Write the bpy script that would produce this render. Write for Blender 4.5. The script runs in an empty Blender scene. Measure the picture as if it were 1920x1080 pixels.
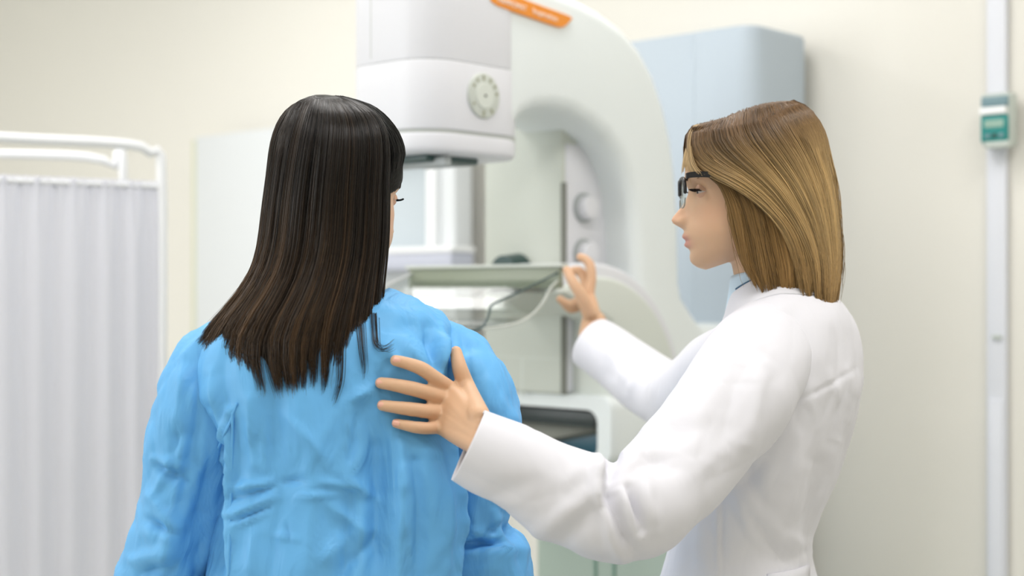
import bpy, bmesh, math, random
import numpy as np
from mathutils import Vector, Matrix, noise as mnoise
from mathutils.bvhtree import BVHTree

random.seed(7)
rng = np.random.default_rng(7)
S = bpy.context.scene
COL = S.collection

# ------------------------------------------------------------------ camera
F_PX = 2666.67
CAM_Z = 1.41
cam_d = bpy.data.cameras.new('camera')
cam_d.lens = 50.0
cam_d.sensor_width = 36.0
cam_d.dof.use_dof = True
cam_d.dof.focus_distance = 1.98
cam_d.dof.aperture_fstop = 2.4
cam = bpy.data.objects.new('camera', cam_d)
cam.location = (0, 0, CAM_Z)
cam.rotation_euler = (math.pi / 2, 0, 0)
COL.objects.link(cam)
S.camera = cam

# ------------------------------------------------------------------ world, exposure
w = bpy.data.worlds.new('world')
S.world = w
w.use_nodes = True
w.node_tree.nodes['Background'].inputs[0].default_value = (0.80, 0.90, 1.0, 1)
w.node_tree.nodes['Background'].inputs[1].default_value = 1.0
S.view_settings.view_transform = 'Standard'
S.view_settings.look = 'None'
S.view_settings.exposure = 0.66
S.view_settings.gamma = 1.0
S.view_settings.use_curve_mapping = False

# machine / room frame: u runs back along B, v runs to the right along SD
TH = math.radians(42.2)
B = np.array([math.sin(TH), math.cos(TH), 0.0])
SD = np.array([math.cos(TH), -math.sin(TH), 0.0])
P0 = np.array([-0.165, 2.75, 0.0])
YAW = -TH          # rotates local +Y onto B, local +X onto SD


def uv(u, v, z):
    return P0 + u * B + v * SD + np.array([0, 0, z])


def area_light(name, loc, size, power, color, rot=(0, 0, 0), sy=None):
    d = bpy.data.lights.new(name, 'AREA')
    d.energy = power
    d.color = color
    d.shape = 'RECTANGLE'
    d.size = size
    d.size_y = sy or size
    o = bpy.data.objects.new(name, d)
    o.location = loc
    o.rotation_euler = rot
    COL.objects.link(o)
    return o


CEIL = 3.0
LAMPS = [(-3.4, -1.2), (-3.4, 1.4), (-1.2, -3.4), (-1.2, -1.0), (-1.2, 1.4), (0.1, -1.8), (0.1, 0.1), (0.1, 1.6)]
for (lu, lv) in LAMPS:
    area_light('ceiling_lamp_light', tuple(uv(lu, lv, CEIL - 0.035)), 0.56, 10.0, (1.0, 0.975, 0.96), (0, 0, YAW), 1.16)
# daylight through the window in the wall behind the camera
area_light('window_light', tuple(uv(-4.42, -2.9, 1.75)), 2.8, 52, (0.95, 0.97, 1.0), (math.pi / 2, 0, YAW), 1.9)


# ------------------------------------------------------------------ helpers
def px(x, y, d):
    return np.array([(x - 960.0) * d / F_PX, d, CAM_Z + (540.0 - y) * d / F_PX])


def srgb(r, g, b):
    def f(c):
        c /= 255.0
        return c / 12.92 if c <= 0.04045 else ((c + 0.055) / 1.055) ** 2.4
    return (f(r), f(g), f(b))


def mat(name, col, rough=0.5, spec=0.5, metal=0.0, bump=None, **kw):
    m = bpy.data.materials.new(name)
    m.use_nodes = True
    nt = m.node_tree
    p = nt.nodes['Principled BSDF']
    p.inputs['Base Color'].default_value = (*col, 1)
    p.inputs['Roughness'].default_value = rough
    p.inputs['Specular IOR Level'].default_value = spec
    p.inputs['Metallic'].default_value = metal
    for k, v in kw.items():
        p.inputs[k].default_value = v
    if bump:
        sc, st, dist = bump
        tc = nt.nodes.new('ShaderNodeTexCoord')
        n = nt.nodes.new('ShaderNodeTexNoise')
        n.inputs['Scale'].default_value = sc
        n.inputs['Detail'].default_value = 4
        b = nt.nodes.new('ShaderNodeBump')
        b.inputs['Strength'].default_value = st
        b.inputs['Distance'].default_value = dist
        nt.links.new(tc.outputs['Object'], n.inputs['Vector'])
        nt.links.new(n.outputs['Fac'], b.inputs['Height'])
        nt.links.new(b.outputs['Normal'], p.inputs['Normal'])
    return m


def attr_mat(name, attr, rough, spec, **kw):
    m = mat(name, (1, 1, 1), rough, spec, **kw)
    nt = m.node_tree
    a = nt.nodes.new('ShaderNodeAttribute')
    a.attribute_name = attr
    nt.links.new(a.outputs['Color'], nt.nodes['Principled BSDF'].inputs['Base Color'])
    return m


M = {}
M['wall'] = mat('wall_paint', srgb(232, 230, 222), 0.7, 0.3, bump=(60, 0.15, 0.002))
M['ceiling'] = mat('ceiling_paint', srgb(240, 240, 238), 0.8, 0.2)
M['floor'] = mat('floor_vinyl', srgb(190, 189, 180), 0.45, 0.4, bump=(30, 0.1, 0.001))
M['machine'] = mat('machine_white', srgb(231, 237, 237), 0.42, 0.4)
M['machine2'] = mat('machine_cool_white', srgb(223, 224, 229), 0.42, 0.4)
M['machine_shade_grey'] = mat('machine_shade_grey', srgb(203, 208, 199), 0.5, 0.35)  # white casing with the column front's shade put into the colour
M['disc'] = mat('disc_grey', srgb(214, 219, 212), 0.5, 0.35)
M['seam'] = mat('seam_shadow_gap', srgb(186, 190, 186), 0.7, 0.2)
M['stand'] = mat('stand_blue_grey', srgb(178, 190, 200), 0.45, 0.4)
M['stand_side'] = mat('stand_side_grey', srgb(206, 215, 213), 0.45, 0.4)
M['pillar'] = mat('pillar_green_grey', srgb(160, 176, 166), 0.5, 0.4)
M['rib'] = mat('pillar_rib', srgb(110, 142, 128), 0.5, 0.4)
M['orange'] = mat('orange_plate', srgb(236, 146, 48), 0.4, 0.4)
M['ink'] = mat('white_ink', srgb(255, 240, 225), 0.6, 0.2)
M['dial'] = mat('dial_grey', srgb(198, 203, 195), 0.5, 0.3)
M['dial2'] = mat('dial_light', srgb(212, 217, 209), 0.5, 0.3)
M['mark'] = mat('dial_mark', srgb(158, 160, 138), 0.6, 0.2)
M['dark'] = mat('black_plastic', srgb(22, 30, 30), 0.35, 0.5)
M['darkgreen'] = mat('dark_green_plastic', srgb(52, 78, 76), 0.3, 0.5)
M['teal'] = mat('teal_panel', srgb(8, 82, 102), 0.35, 0.5)
M['slotgrey'] = mat('slot_grey', srgb(128, 130, 122), 0.5, 0.3)
M['knobgrey'] = mat('knob_grey', srgb(168, 174, 174), 0.35, 0.5)
M['bracket'] = mat('bracket_smoked_plastic', srgb(150, 158, 138), 0.35, 0.5)
M['edge'] = mat('acrylic_dark_edge', srgb(64, 84, 86), 0.15, 0.5)
M['white_edge'] = mat('acrylic_white_edge', srgb(245, 247, 248), 0.3, 0.5)
M['tube'] = mat('white_enamel_tube', srgb(236, 238, 240), 0.3, 0.5)
M['curtain'] = mat('white_curtain', srgb(232, 233, 238), 0.8, 0.2)
M['panel'] = mat('panel_white', srgb(218, 222, 224), 0.5, 0.35)
M['panel_edge_shade'] = mat('panel_edge_shade_olive', srgb(208, 210, 186), 0.6, 0.3)  # shadow on the white panel's left side, put into an olive colour
M['ledge'] = mat('ledge_shade_lavender', srgb(196, 200, 214), 0.5, 0.3)  # front of the white ledge, its shade put into lavender
M['pane'] = mat('leaded_window_pane', srgb(196, 206, 212), 0.15, 0.5)
M['trunk'] = mat('trunking_plastic', srgb(225, 228, 236), 0.45, 0.4)
M['unit_teal'] = mat('unit_teal', srgb(40, 138, 134), 0.4, 0.4)
M['unit_grey'] = mat('unit_blue_grey', srgb(122, 150, 158), 0.4, 0.4)
M['unit_lcd'] = mat('unit_display', srgb(150, 182, 168), 0.3, 0.5)
M['unit_body'] = mat('unit_body', srgb(196, 204, 198), 0.5, 0.3)
M['lens'] = mat('clear_lens', (1, 1, 1), 0.02, 0.5)
M['frame_black'] = mat('glasses_black', srgb(14, 14, 18), 0.3, 0.5)
M['shirt'] = mat('pale_blue_shirt', srgb(206, 226, 240), 0.7, 0.2)
M['navy'] = mat('navy_piping', srgb(70, 105, 135), 0.6, 0.3)
M['trousers'] = mat('white_trousers', srgb(214, 218, 224), 0.8, 0.2)
M['eye_white'] = mat('eye_white', srgb(225, 215, 208), 0.2, 0.5)
M['iris'] = mat('iris_brown', srgb(52, 36, 28), 0.15, 0.5)
M['lash'] = mat('lash_dark', srgb(22, 18, 20), 0.6, 0.2)
M['brow_dark'] = mat('brow_dark', srgb(58, 42, 36), 0.7, 0.2)
M['brow_blonde'] = mat('brow_blonde', srgb(120, 88, 60), 0.7, 0.2)
M['nail'] = mat('nail_pink', srgb(232, 178, 158), 0.25, 0.5)
M['skin'] = attr_mat('skin', 'tint', 0.48, 0.35, **{'Subsurface Weight': 0.12, 'Subsurface Scale': 0.01})
M['skin'].node_tree.nodes['Principled BSDF'].inputs['Subsurface Radius'].default_value = (1, 0.35, 0.2)
M['lid'] = mat('lid_skin', (.66, .40, .275), 0.5, 0.3)
M['hair'] = attr_mat('hair', 'tint', 0.30, 0.32)
M['hair_shell'] = attr_mat('hair_shell', 'tint', 0.55, 0.3)
M['lamp_frame'] = mat('lamp_frame', srgb(240, 240, 240), 0.5, 0.3)


def clear_mat(name, tint, ior_gloss=0.12):
    m = bpy.data.materials.new(name)
    m.use_nodes = True
    nt = m.node_tree
    nt.nodes.clear()
    o = nt.nodes.new('ShaderNodeOutputMaterial')
    t = nt.nodes.new('ShaderNodeBsdfTransparent')
    t.inputs[0].default_value = (*tint, 1)
    g = nt.nodes.new('ShaderNodeBsdfGlossy')
    g.inputs['Roughness'].default_value = 0.06
    lw = nt.nodes.new('ShaderNodeLayerWeight')
    lw.inputs[0].default_value = 0.5
    pw = nt.nodes.new('ShaderNodeMath')
    pw.operation = 'POWER'
    pw.inputs[1].default_value = 4.0
    nt.links.new(lw.outputs['Facing'], pw.inputs[0])
    fr = nt.nodes.new('ShaderNodeMath')
    fr.operation = 'MULTIPLY_ADD'
    fr.inputs[1].default_value = 0.6
    fr.inputs[2].default_value = 0.03
    nt.links.new(pw.outputs[0], fr.inputs[0])
    mx = nt.nodes.new('ShaderNodeMixShader')
    nt.links.new(fr.outputs[0], mx.inputs[0])
    nt.links.new(t.outputs[0], mx.inputs[1])
    nt.links.new(g.outputs[0], mx.inputs[2])
    nt.links.new(mx.outputs[0], o.inputs[0])
    return m


M['acrylic'] = clear_mat('clear_acrylic', (0.91, 0.925, 0.92))
M['lens'] = clear_mat('clear_lens_glass', (0.97, 0.98, 0.98))


def cloth_mat(name, col, rough, scale, strength, translucent=0.0, dark=None):
    """woven / non-woven cloth: base colour, crinkle relief from stretched noise, some light passing through"""
    m = mat(name, col, rough, 0.25)
    nt = m.node_tree
    p = nt.nodes['Principled BSDF']
    tc = nt.nodes.new('ShaderNodeTexCoord')
    mp = nt.nodes.new('ShaderNodeMapping')
    mp.inputs['Scale'].default_value = (1.0, 1.0, 0.45)
    n1 = nt.nodes.new('ShaderNodeTexNoise')
    n1.inputs['Scale'].default_value = scale
    n1.inputs['Detail'].default_value = 3
    n1.inputs['Distortion'].default_value = 1.2
    vo = nt.nodes.new('ShaderNodeTexVoronoi')
    vo.feature = 'DISTANCE_TO_EDGE'
    vo.inputs['Scale'].default_value = scale * 0.7
    add = nt.nodes.new('ShaderNodeMath')
    add.operation = 'MULTIPLY_ADD'
    add.inputs[1].default_value = 0.35
    b = nt.nodes.new('ShaderNodeBump')
    b.inputs['Strength'].default_value = strength
    b.inputs['Distance'].default_value = 0.012
    L = nt.links.new
    L(tc.outputs['Object'], mp.inputs['Vector'])
    L(mp.outputs[0], n1.inputs['Vector'])
    L(mp.outputs[0], vo.inputs['Vector'])
    L(vo.outputs['Distance'], add.inputs[0])
    L(n1.outputs['Fac'], add.inputs[2])
    L(add.outputs[0], b.inputs['Height'])
    L(b.outputs['Normal'], p.inputs['Normal'])
    if translucent > 0:
        out = nt.nodes['Material Output']
        tr = nt.nodes.new('ShaderNodeBsdfTranslucent')
        tr.inputs[0].default_value = (*(dark or col), 1)
        mx = nt.nodes.new('ShaderNodeMixShader')
        mx.inputs[0].default_value = translucent
        L(p.outputs[0], mx.inputs[1])
        L(tr.outputs[0], mx.inputs[2])
        L(mx.outputs[0], out.inputs[0])
    return m


M['curtain'] = cloth_mat('white_curtain', srgb(236, 237, 243), 0.8, 12, 0.05, 0.4)
M['gown'] = cloth_mat('blue_nonwoven_gown', (0.17, 0.52, 0.93), 0.46, 16, 0.6, 0.12, (0.03, 0.32, 0.80))
M['coat'] = cloth_mat('white_coat_cotton', srgb(226, 226, 233), 0.75, 9, 0.2)


def link(name, me, material=None, parent=None, smooth=True):
    if material is not None:
        me.materials.append(material)
    if smooth:
        me.polygons.foreach_set('use_smooth', [True] * len(me.polygons))
    o = bpy.data.objects.new(name, me)
    COL.objects.link(o)
    if parent is not None:
        o.parent = parent
        o.matrix_parent_inverse = parent.matrix_world.inverted()
    return o


def thing(name, label, cat, loc=(0, 0, 0), rotz=0.0, group=None):
    o = bpy.data.objects.new(name, None)
    COL.objects.link(o)
    o.matrix_world = Matrix.Translation(Vector(tuple(loc))) @ Matrix.Rotation(rotz, 4, 'Z')
    o['label'] = label
    o['category'] = cat
    if group:
        o['group'] = group
    return o


def tag(o, label, cat, group=None):
    o['label'] = label
    o['category'] = cat
    if group:
        o['group'] = group
    return o


def mesh_np(name, V, Fq):
    me = bpy.data.meshes.new(name)
    V = np.asarray(V, float).reshape(-1, 3)
    if isinstance(Fq, np.ndarray):
        nf, k = Fq.shape
        me.vertices.add(len(V))
        me.vertices.foreach_set('co', V.ravel())
        me.loops.add(nf * k)
        me.loops.foreach_set('vertex_index', Fq.ravel().astype(np.int32))
        me.polygons.add(nf)
        me.polygons.foreach_set('loop_start', np.arange(0, nf * k, k, dtype=np.int32))
        me.update(calc_edges=True)
        me.validate()
    else:
        me.from_pydata([tuple(v) for v in V], [], Fq)
        me.update()
    return me


def bm_mesh(name, bm):
    me = bpy.data.meshes.new(name)
    bmesh.ops.recalc_face_normals(bm, faces=bm.faces)
    bm.to_mesh(me)
    bm.free()
    return me


def auto_smooth(o, ang=40):
    """flat faces stay flat, bevels shade smoothly: weighted normals baked in by angle"""
    me = o.data
    me.polygons.foreach_set('use_smooth', [True] * len(me.polygons))
    try:
        me.set_sharp_from_angle(angle=math.radians(ang))
    except Exception:
        pass
    return o


def rbox(name, lo, hi, r, material, parent, seg=4, r_vert=None, frame='uv'):
    """box with rounded edges, given in machine coordinates (u, v, z)"""
    bm = bmesh.new()
    bmesh.ops.create_cube(bm, size=1)
    for v in bm.verts:
        for i in range(3):
            v.co[i] = lo[i] + (v.co[i] + 0.5) * (hi[i] - lo[i])
    if r_vert:
        ed = [e for e in bm.edges if abs(e.verts[0].co.z - e.verts[1].co.z) > 1e-6]
        bmesh.ops.bevel(bm, geom=ed, offset=r_vert, segments=8, profile=0.5, affect='EDGES', clamp_overlap=True)
        ed = [e for e in bm.edges if abs(e.verts[0].co.z - e.verts[1].co.z) < 1e-6 and e.is_manifold
              and len(e.link_faces) == 2 and abs(e.link_faces[0].normal.dot(e.link_faces[1].normal)) < 0.3]
        if r > 0:
            bmesh.ops.bevel(bm, geom=ed, offset=r, segments=seg, profile=0.5, affect='EDGES', clamp_overlap=True)
    elif r > 0:
        bmesh.ops.bevel(bm, geom=list(bm.edges), offset=r, segments=seg, profile=0.5, affect='EDGES', clamp_overlap=True)
    if frame == 'uv':
        for v in bm.verts:
            v.co = Vector(uv(v.co.x, v.co.y, v.co.z))
    return auto_smooth(link(name, bm_mesh(name, bm), material, parent))


def prism(name, pts, v0, v1, r, material, parent, seg=5):
    """outline in (u, z) extruded from v0 to v1 with rounded rims"""
    bm = bmesh.new()
    a = [bm.verts.new((p[0], v0, p[1])) for p in pts]
    f = bm.faces.new(a)
    ex = bmesh.ops.extrude_face_region(bm, geom=[f])
    nv = [g for g in ex['geom'] if isinstance(g, bmesh.types.BMVert)]
    for v in nv:
        v.co.y = v1
    bm.normal_update()
    if r > 0:
        caps = [fc for fc in bm.faces if len(fc.verts) == len(pts)]
        ed = list({e for fc in caps for e in fc.edges})
        bmesh.ops.bevel(bm, geom=ed, offset=r, segments=seg, profile=0.5, affect='EDGES', clamp_overlap=False)
    bmesh.ops.triangulate(bm, faces=[fc for fc in bm.faces if len(fc.verts) > 4])
    for v in bm.verts:
        v.co = Vector(uv(v.co.x, v.co.y, v.co.z))
    return auto_smooth(link(name, bm_mesh(name, bm), material, parent), 35)


def catmull(P, n):
    """n samples along a Catmull-Rom curve through P (any dimension), arc-length spread"""
    P = np.asarray(P, float)
    K = len(P)
    Q = np.vstack([2 * P[0] - P[1], P, 2 * P[-1] - P[-2]])
    out = []
    sub = max(8, int(4 * n / max(K - 1, 1)))
    for i in range(K - 1):
        p0, p1, p2, p3 = Q[i:i + 4]
        t = np.linspace(0, 1, sub, endpoint=False)[:, None]
        out.append(0.5 * ((2 * p1) + (-p0 + p2) * t + (2 * p0 - 5 * p1 + 4 * p2 - p3) * t ** 2 + (-p0 + 3 * p1 - 3 * p2 + p3) * t ** 3))
    out.append(P[-1][None])
    C = np.vstack(out)
    s = np.r_[0, np.cumsum(np.linalg.norm(np.diff(C[:, :3], axis=0), axis=1))]
    t = np.linspace(0, s[-1], n)
    return np.stack([np.interp(t, s, C[:, k]) for k in range(C.shape[1])], 1)


def frames(C, up=(0, 0, 1)):
    T = np.gradient(C, axis=0)
    T /= np.linalg.norm(T, axis=1)[:, None] + 1e-12
    n0 = np.cross(T[0], up)
    if np.linalg.norm(n0) < 0.1:
        n0 = np.cross(T[0], (0, 1, 0))
    n0 /= np.linalg.norm(n0)
    N = [n0]
    for i in range(1, len(C)):
        n = N[-1] - T[i] * np.dot(N[-1], T[i])
        N.append(n / (np.linalg.norm(n) + 1e-12))
    N = np.array(N)
    return T, N, np.cross(T, N)


def grid_faces(n, m, wrap=True, off=0):
    """n rows of m points"""
    i, j = np.meshgrid(np.arange(n - 1), np.arange(m if wrap else m - 1), indexing='ij')
    j2 = (j + 1) % m
    a = i * m + j
    b = i * m + j2
    c = (i + 1) * m + j2
    d = (i + 1) * m + j
    return np.stack([a, b, c, d], -1).reshape(-1, 4) + off


def tube_geo(P, R, n=40, k=18, flat=1.0, caps=True):
    """closed tube with round ends: returns verts, quads/tris list"""
    D = catmull(np.c_[np.asarray(P, float), np.asarray(R, float)], n)
    C, r = D[:, :3], D[:, 3]
    T, N, Bn = frames(C)
    if caps:
        pre, post = [], []
        for a in (80, 60, 40, 20):
            a = math.radians(a)
            pre.append((C[0] - T[0] * r[0] * math.sin(a), N[0], Bn[0], r[0] * math.cos(a)))
        for a in (20, 40, 60, 80):
            a = math.radians(a)
            post.append((C[-1] + T[-1] * r[-1] * math.sin(a), N[-1], Bn[-1], r[-1] * math.cos(a)))
        rings = pre + [(C[i], N[i], Bn[i], r[i]) for i in range(n)] + post
    else:
        rings = [(C[i], N[i], Bn[i], r[i]) for i in range(n)]
    th = np.linspace(0, 2 * math.pi, k, endpoint=False)
    V = np.concatenate([c + rr * (np.cos(th)[:, None] * nn + flat * np.sin(th)[:, None] * bb) for c, nn, bb, rr in rings])
    Fq = [tuple(f) for f in grid_faces(len(rings), k)]
    if caps:
        Fq.append(tuple(range(k - 1, -1, -1)))
        L = (len(rings) - 1) * k
        Fq.append(tuple(range(L, L + k)))
    return V, Fq


def tube_obj(name, P, r, material, parent, n=24, k=10):
    R = [r] * len(P) if np.isscalar(r) else r
    V, Fq = tube_geo(P, R, n, k)
    return link(name, mesh_np(name, V, Fq), material, parent)


def seg_dist(Pxz, a, b):
    a, b = np.array(a), np.array(b)
    ab = b - a
    t = np.clip(((Pxz - a) @ ab) / (ab @ ab), 0, 1)
    return np.linalg.norm(Pxz - (a + t[:, None] * ab), axis=1), t


def displace(V, Nrm, creases, d, broad=False):
    """push ridges (h>0) and valleys (h<0) into cloth along its normals; creases are (x0,y0,x1,y1,width px,h mm[,sharp]) on the side facing -Y"""
    out = V.copy()
    face = np.clip(-Nrm[:, 1] * 2.0 + (0.9 if broad else 0.0), 0, 1)
    XZ = np.stack([V[:, 0] / (V[:, 1]) * F_PX + 960, 540 - (V[:, 2] - CAM_Z) / V[:, 1] * F_PX], 1)
    wob = vnoise(V, 22, 3.3) * 7 + vnoise(V, 55, 6.1) * 2.5
    for cr in creases:
        x0, y0, x1, y1, wd, h = cr[:6]
        dist, t = seg_dist(XZ, (x0, y0), (x1, y1))
        dist = np.maximum(0, dist + wob * np.minimum(1, wd / 12))
        q = dist / wd
        g = np.exp(-q * 1.35) * (1 + q * .55) if len(cr) > 6 else np.exp(-q ** 2)
        g = g * (0.25 + 0.75 * np.sin(np.pi * np.clip(t, 0.06, 0.94)) ** 0.6)
        out += Nrm * (g * h * 0.001 * face)[:, None]
    return out


def crumple(V, cell, stretch, seed):
    """crisp-edged creasing: distance between the two nearest cell centres of a stretched cell pattern"""
    o = np.empty(len(V))
    for i, v in enumerate(V):
        d, _ = mnoise.voronoi(Vector((v[0] * stretch[0] / cell + seed, v[1] * stretch[1] / cell, v[2] * stretch[2] / cell - seed)))
        o[i] = min(d[1] - d[0], .6)
    return o


def grid_normals(G, wrap=True):
    du = np.gradient(G, axis=0)
    if wrap:
        dv = (np.roll(G, -1, 1) - np.roll(G, 1, 1)) / 2
    else:
        dv = np.gradient(G, axis=1)
    n = np.cross(du, dv)
    n /= np.linalg.norm(n, axis=2)[..., None] + 1e-12
    return n


def vnoise(V, sc, seed=0.0, stretch=(1, 1, 1)):
    return np.array([mnoise.noise(Vector((v[0] * sc * stretch[0] + seed, v[1] * sc * stretch[1] + seed * 1.7, v[2] * sc * stretch[2] - seed))) for v in V])


def cloth_grid(name, G, creases, d, amp, scales, material, parent, thick=0.0035, seed=1.0, stretch=(1, 1, 1), broad=False, crump=None):
    """cloth surface from a ring grid (rows x around): large folds, small folds, thickness"""
    n, m, _ = G.shape
    Nn = grid_normals(G)
    cen = G.mean(1, keepdims=True)
    if (Nn * (G - cen)).sum() < 0:
        Nn = -Nn
    V, N1 = G.reshape(-1, 3), Nn.reshape(-1, 3)
    disp = np.zeros(len(V))
    for sc, a in zip(scales, amp):
        disp += a * vnoise(V, sc, seed * sc, stretch)
    V = V + N1 * disp[:, None]
    if crump:
        for cell, a_ in crump:
            disp2 = crumple(V, cell, stretch, seed) * a_
            V = V + N1 * disp2[:, None]
    V = displace(V, N1, creases, d, broad)
    Fq = grid_faces(n, m)
    me = mesh_np(name, V, Fq)
    bm = bmesh.new()
    bm.from_mesh(me)
    bmesh.ops.recalc_face_normals(bm, faces=bm.faces)
    bm.to_mesh(me)
    bm.free()
    o = link(name, me, material, parent)
    # make normals point outwards, then thicken inwards
    md = o.modifiers.new('thickness', 'SOLIDIFY')
    md.thickness = thick
    md.offset = 0
    return o


def sleeve_grid(P, R, n=110, k=72, flat=None, cuff=None):
    D = catmull(np.c_[np.asarray(P, float), np.asarray(R, float)], n)
    C, r = D[:, :3], D[:, 3]
    # soften tight bends so the inside of the elbow folds rather than crosses
    T, N, Bn = frames(C, (0, 1, 0.1))
    th = np.linspace(0, 2 * math.pi, k, endpoint=False)
    G = C[:, None, :] + r[:, None, None] * (np.cos(th)[None, :, None] * N[:, None, :] + np.sin(th)[None, :, None] * Bn[:, None, :])
    # on the inside of a bend rings would cross: relax those points along the sleeve
    ds = np.linalg.norm(np.diff(C, axis=0), axis=1).mean()
    for _ in range(60):
        dG = G[2:] - G[:-2]
        ratio = (dG * T[1:-1, None, :]).sum(2) / (2 * ds)
        wgt = np.clip(1.0 - ratio / .75, 0, 1)[..., None]
        wgt = np.maximum(wgt, .5 * np.maximum(np.r_[wgt[1:], wgt[-1:]], np.r_[wgt[:1], wgt[:-1]]))
        G[1:-1] = G[1:-1] * (1 - wgt * .8) + (G[2:] + G[:-2]) * .5 * wgt * .8
    return G, C


def loft_rows(rows, ax, ay, k=120, n=150, ex=2.4):
    """rows of (center xyz, half width, half depth); ax, ay unit vectors"""
    D = []
    for c, a, b in rows:
        D.append(np.r_[np.asarray(c, float), a, b])
    D = catmull(np.array(D), n)
    th = np.linspace(0, 2 * math.pi, k, endpoint=False)
    cs, sn = np.cos(th), np.sin(th)
    cs = np.sign(cs) * np.abs(cs) ** (2 / ex)
    sn = np.sign(sn) * np.abs(sn) ** (2 / ex)
    return D[:, None, :3] + D[:, None, 3:4] * cs[None, :, None] * ax + D[:, None, 4:5] * sn[None, :, None] * ay


def fuse(name, parts, voxel, smooth_iter=2):
    """union of closed pieces as one continuous skin"""
    V, Fq, off = [], [], 0
    for v, f in parts:
        V.append(np.asarray(v))
        Fq += [tuple(int(i) + off for i in t) for t in f]
        off += len(v)
    me = bpy.data.meshes.new(name + '_src')
    me.from_pydata(np.concatenate(V).tolist(), [], Fq)
    bm = bmesh.new()
    bm.from_mesh(me)
    bmesh.ops.recalc_face_normals(bm, faces=bm.faces)
    bm.to_mesh(me)
    bm.free()
    o = bpy.data.objects.new(name + '_src', me)
    COL.objects.link(o)
    md = o.modifiers.new('r', 'REMESH')
    md.mode = 'VOXEL'
    md.voxel_size = voxel
    if smooth_iter:
        ms = o.modifiers.new('s', 'SMOOTH')
        ms.factor = 0.5
        ms.iterations = smooth_iter
    dg = bpy.context.evaluated_depsgraph_get()
    res = bpy.data.meshes.new_from_object(o.evaluated_get(dg))
    bpy.data.objects.remove(o)
    bpy.data.meshes.remove(me)
    res.name = name
    return res


def strands_mesh(name, P, R, Cc, sides=3):
    """P (s, m, 3) strand points, R (s, m) radii, Cc (s, m, 3) colours -> one mesh of thin tapering hairs"""
    s, m, _ = P.shape
    T = np.gradient(P, axis=1)
    T /= np.linalg.norm(T, axis=2)[..., None] + 1e-12
    ref = rng.normal(size=(s, 1, 3))
    N = ref - T * (ref * T).sum(2, keepdims=True)
    N /= np.linalg.norm(N, axis=2)[..., None] + 1e-12
    Bn = np.cross(T, N)
    th = np.arange(sides) * 2 * math.pi / sides
    V = P[:, :, None, :] + R[:, :, None, None] * (np.cos(th)[None, None, :, None] * N[:, :, None, :] + np.sin(th)[None, None, :, None] * Bn[:, :, None, :])
    base = grid_faces(m, sides)
    Fq = (base[None] + (np.arange(s) * m * sides)[:, None, None]).reshape(-1, 4)
    colr = np.repeat(Cc[:, :, None, :], sides, 2).reshape(-1, 3)
    return V.reshape(-1, 3), Fq, colr


def color_attr(me, name, colr):
    a = me.color_attributes.new(name, 'FLOAT_COLOR', 'POINT')
    a.data.foreach_set('color', np.c_[colr, np.ones(len(colr))].astype(np.float32).ravel())


def lerp_table(tab, x):
    tab = np.asarray(tab, float)
    return [np.interp(x, tab[:, 0], tab[:, i]) for i in range(1, tab.shape[1])]


# ------------------------------------------------------------------ room shell
def struct(name, V, Fq, m):
    o = link(name, mesh_np(name, np.array(V), Fq), m, None, False)
    o['kind'] = 'structure'
    return o


U0, U1, V0, V1 = -4.5, 1.45, -5.3, 2.9


def slab(name, lo, hi, m):
    V = [uv(u, v, z) for z in (lo[2], hi[2]) for u, v in ((lo[0], lo[1]), (hi[0], lo[1]), (hi[0], hi[1]), (lo[0], hi[1]))]
    return struct(name, V, [(0, 3, 2, 1), (4, 5, 6, 7), (0, 1, 5, 4), (1, 2, 6, 5), (2, 3, 7, 6), (3, 0, 4, 7)], m)


slab('floor', (U0, V0, -0.1), (U1, V1, 0), M['floor'])
slab('ceiling', (U0, V0, CEIL), (U1, V1, CEIL + 0.1), M['ceiling'])
slab('wall_back', (U1, V0 - 0.1, 0), (U1 + 0.1, V1 + 0.1, CEIL), M['wall'])
slab('wall_left', (U0, V0 - 0.1, 0), (U1, V0, CEIL), M['wall'])
slab('wall_right', (U0, V1, 0), (U1, V1 + 0.1, CEIL), M['wall'])
slab('wall_front', (U0 - 0.1, V0 - 0.1, 0), (U0, V1 + 0.1, CEIL), M['wall'])
slab('baseboard_back', (U1 - 0.015, V0, 0), (U1, V1, 0.1), M['trunk'])

for i, (lu, lv) in enumerate(LAMPS):
    t = thing('ceiling_light', 'flat white rectangular ceiling light above the room', 'ceiling light', uv(lu, lv, CEIL - 0.03), YAW, 'ceiling lights')
    rbox('frame', (lu - .6, lv - .3, CEIL - 0.03), (lu + .6, lv + .3, CEIL), 0.004, M['lamp_frame'], t, 1)

# ------------------------------------------------------------------ mammography machine
def on_side(x, y, v=0.0):
    """machine (u, z) of the point of the side plane v that the photograph shows at x, y"""
    k = (x - 960) / F_PX
    b0 = P0 + v * SD
    u = (k * b0[1] - b0[0]) / (B[0] - k * B[1])
    d = b0[1] + u * B[1]
    return u, CAM_Z + (540 - y) * d / F_PX


def on_front(x, y, u):
    k = (x - 960) / F_PX
    b0 = P0 + u * B
    v = (k * b0[1] - b0[0]) / (SD[0] - k * SD[1])
    d = b0[1] + v * SD[1]
    return v, CAM_Z + (540 - y) * d / F_PX


mach = thing('mammography_machine', 'large white curved-arm mammography machine with orange name plate', 'mammography machine', uv(0.9, -0.2, 0), YAW)

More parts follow.
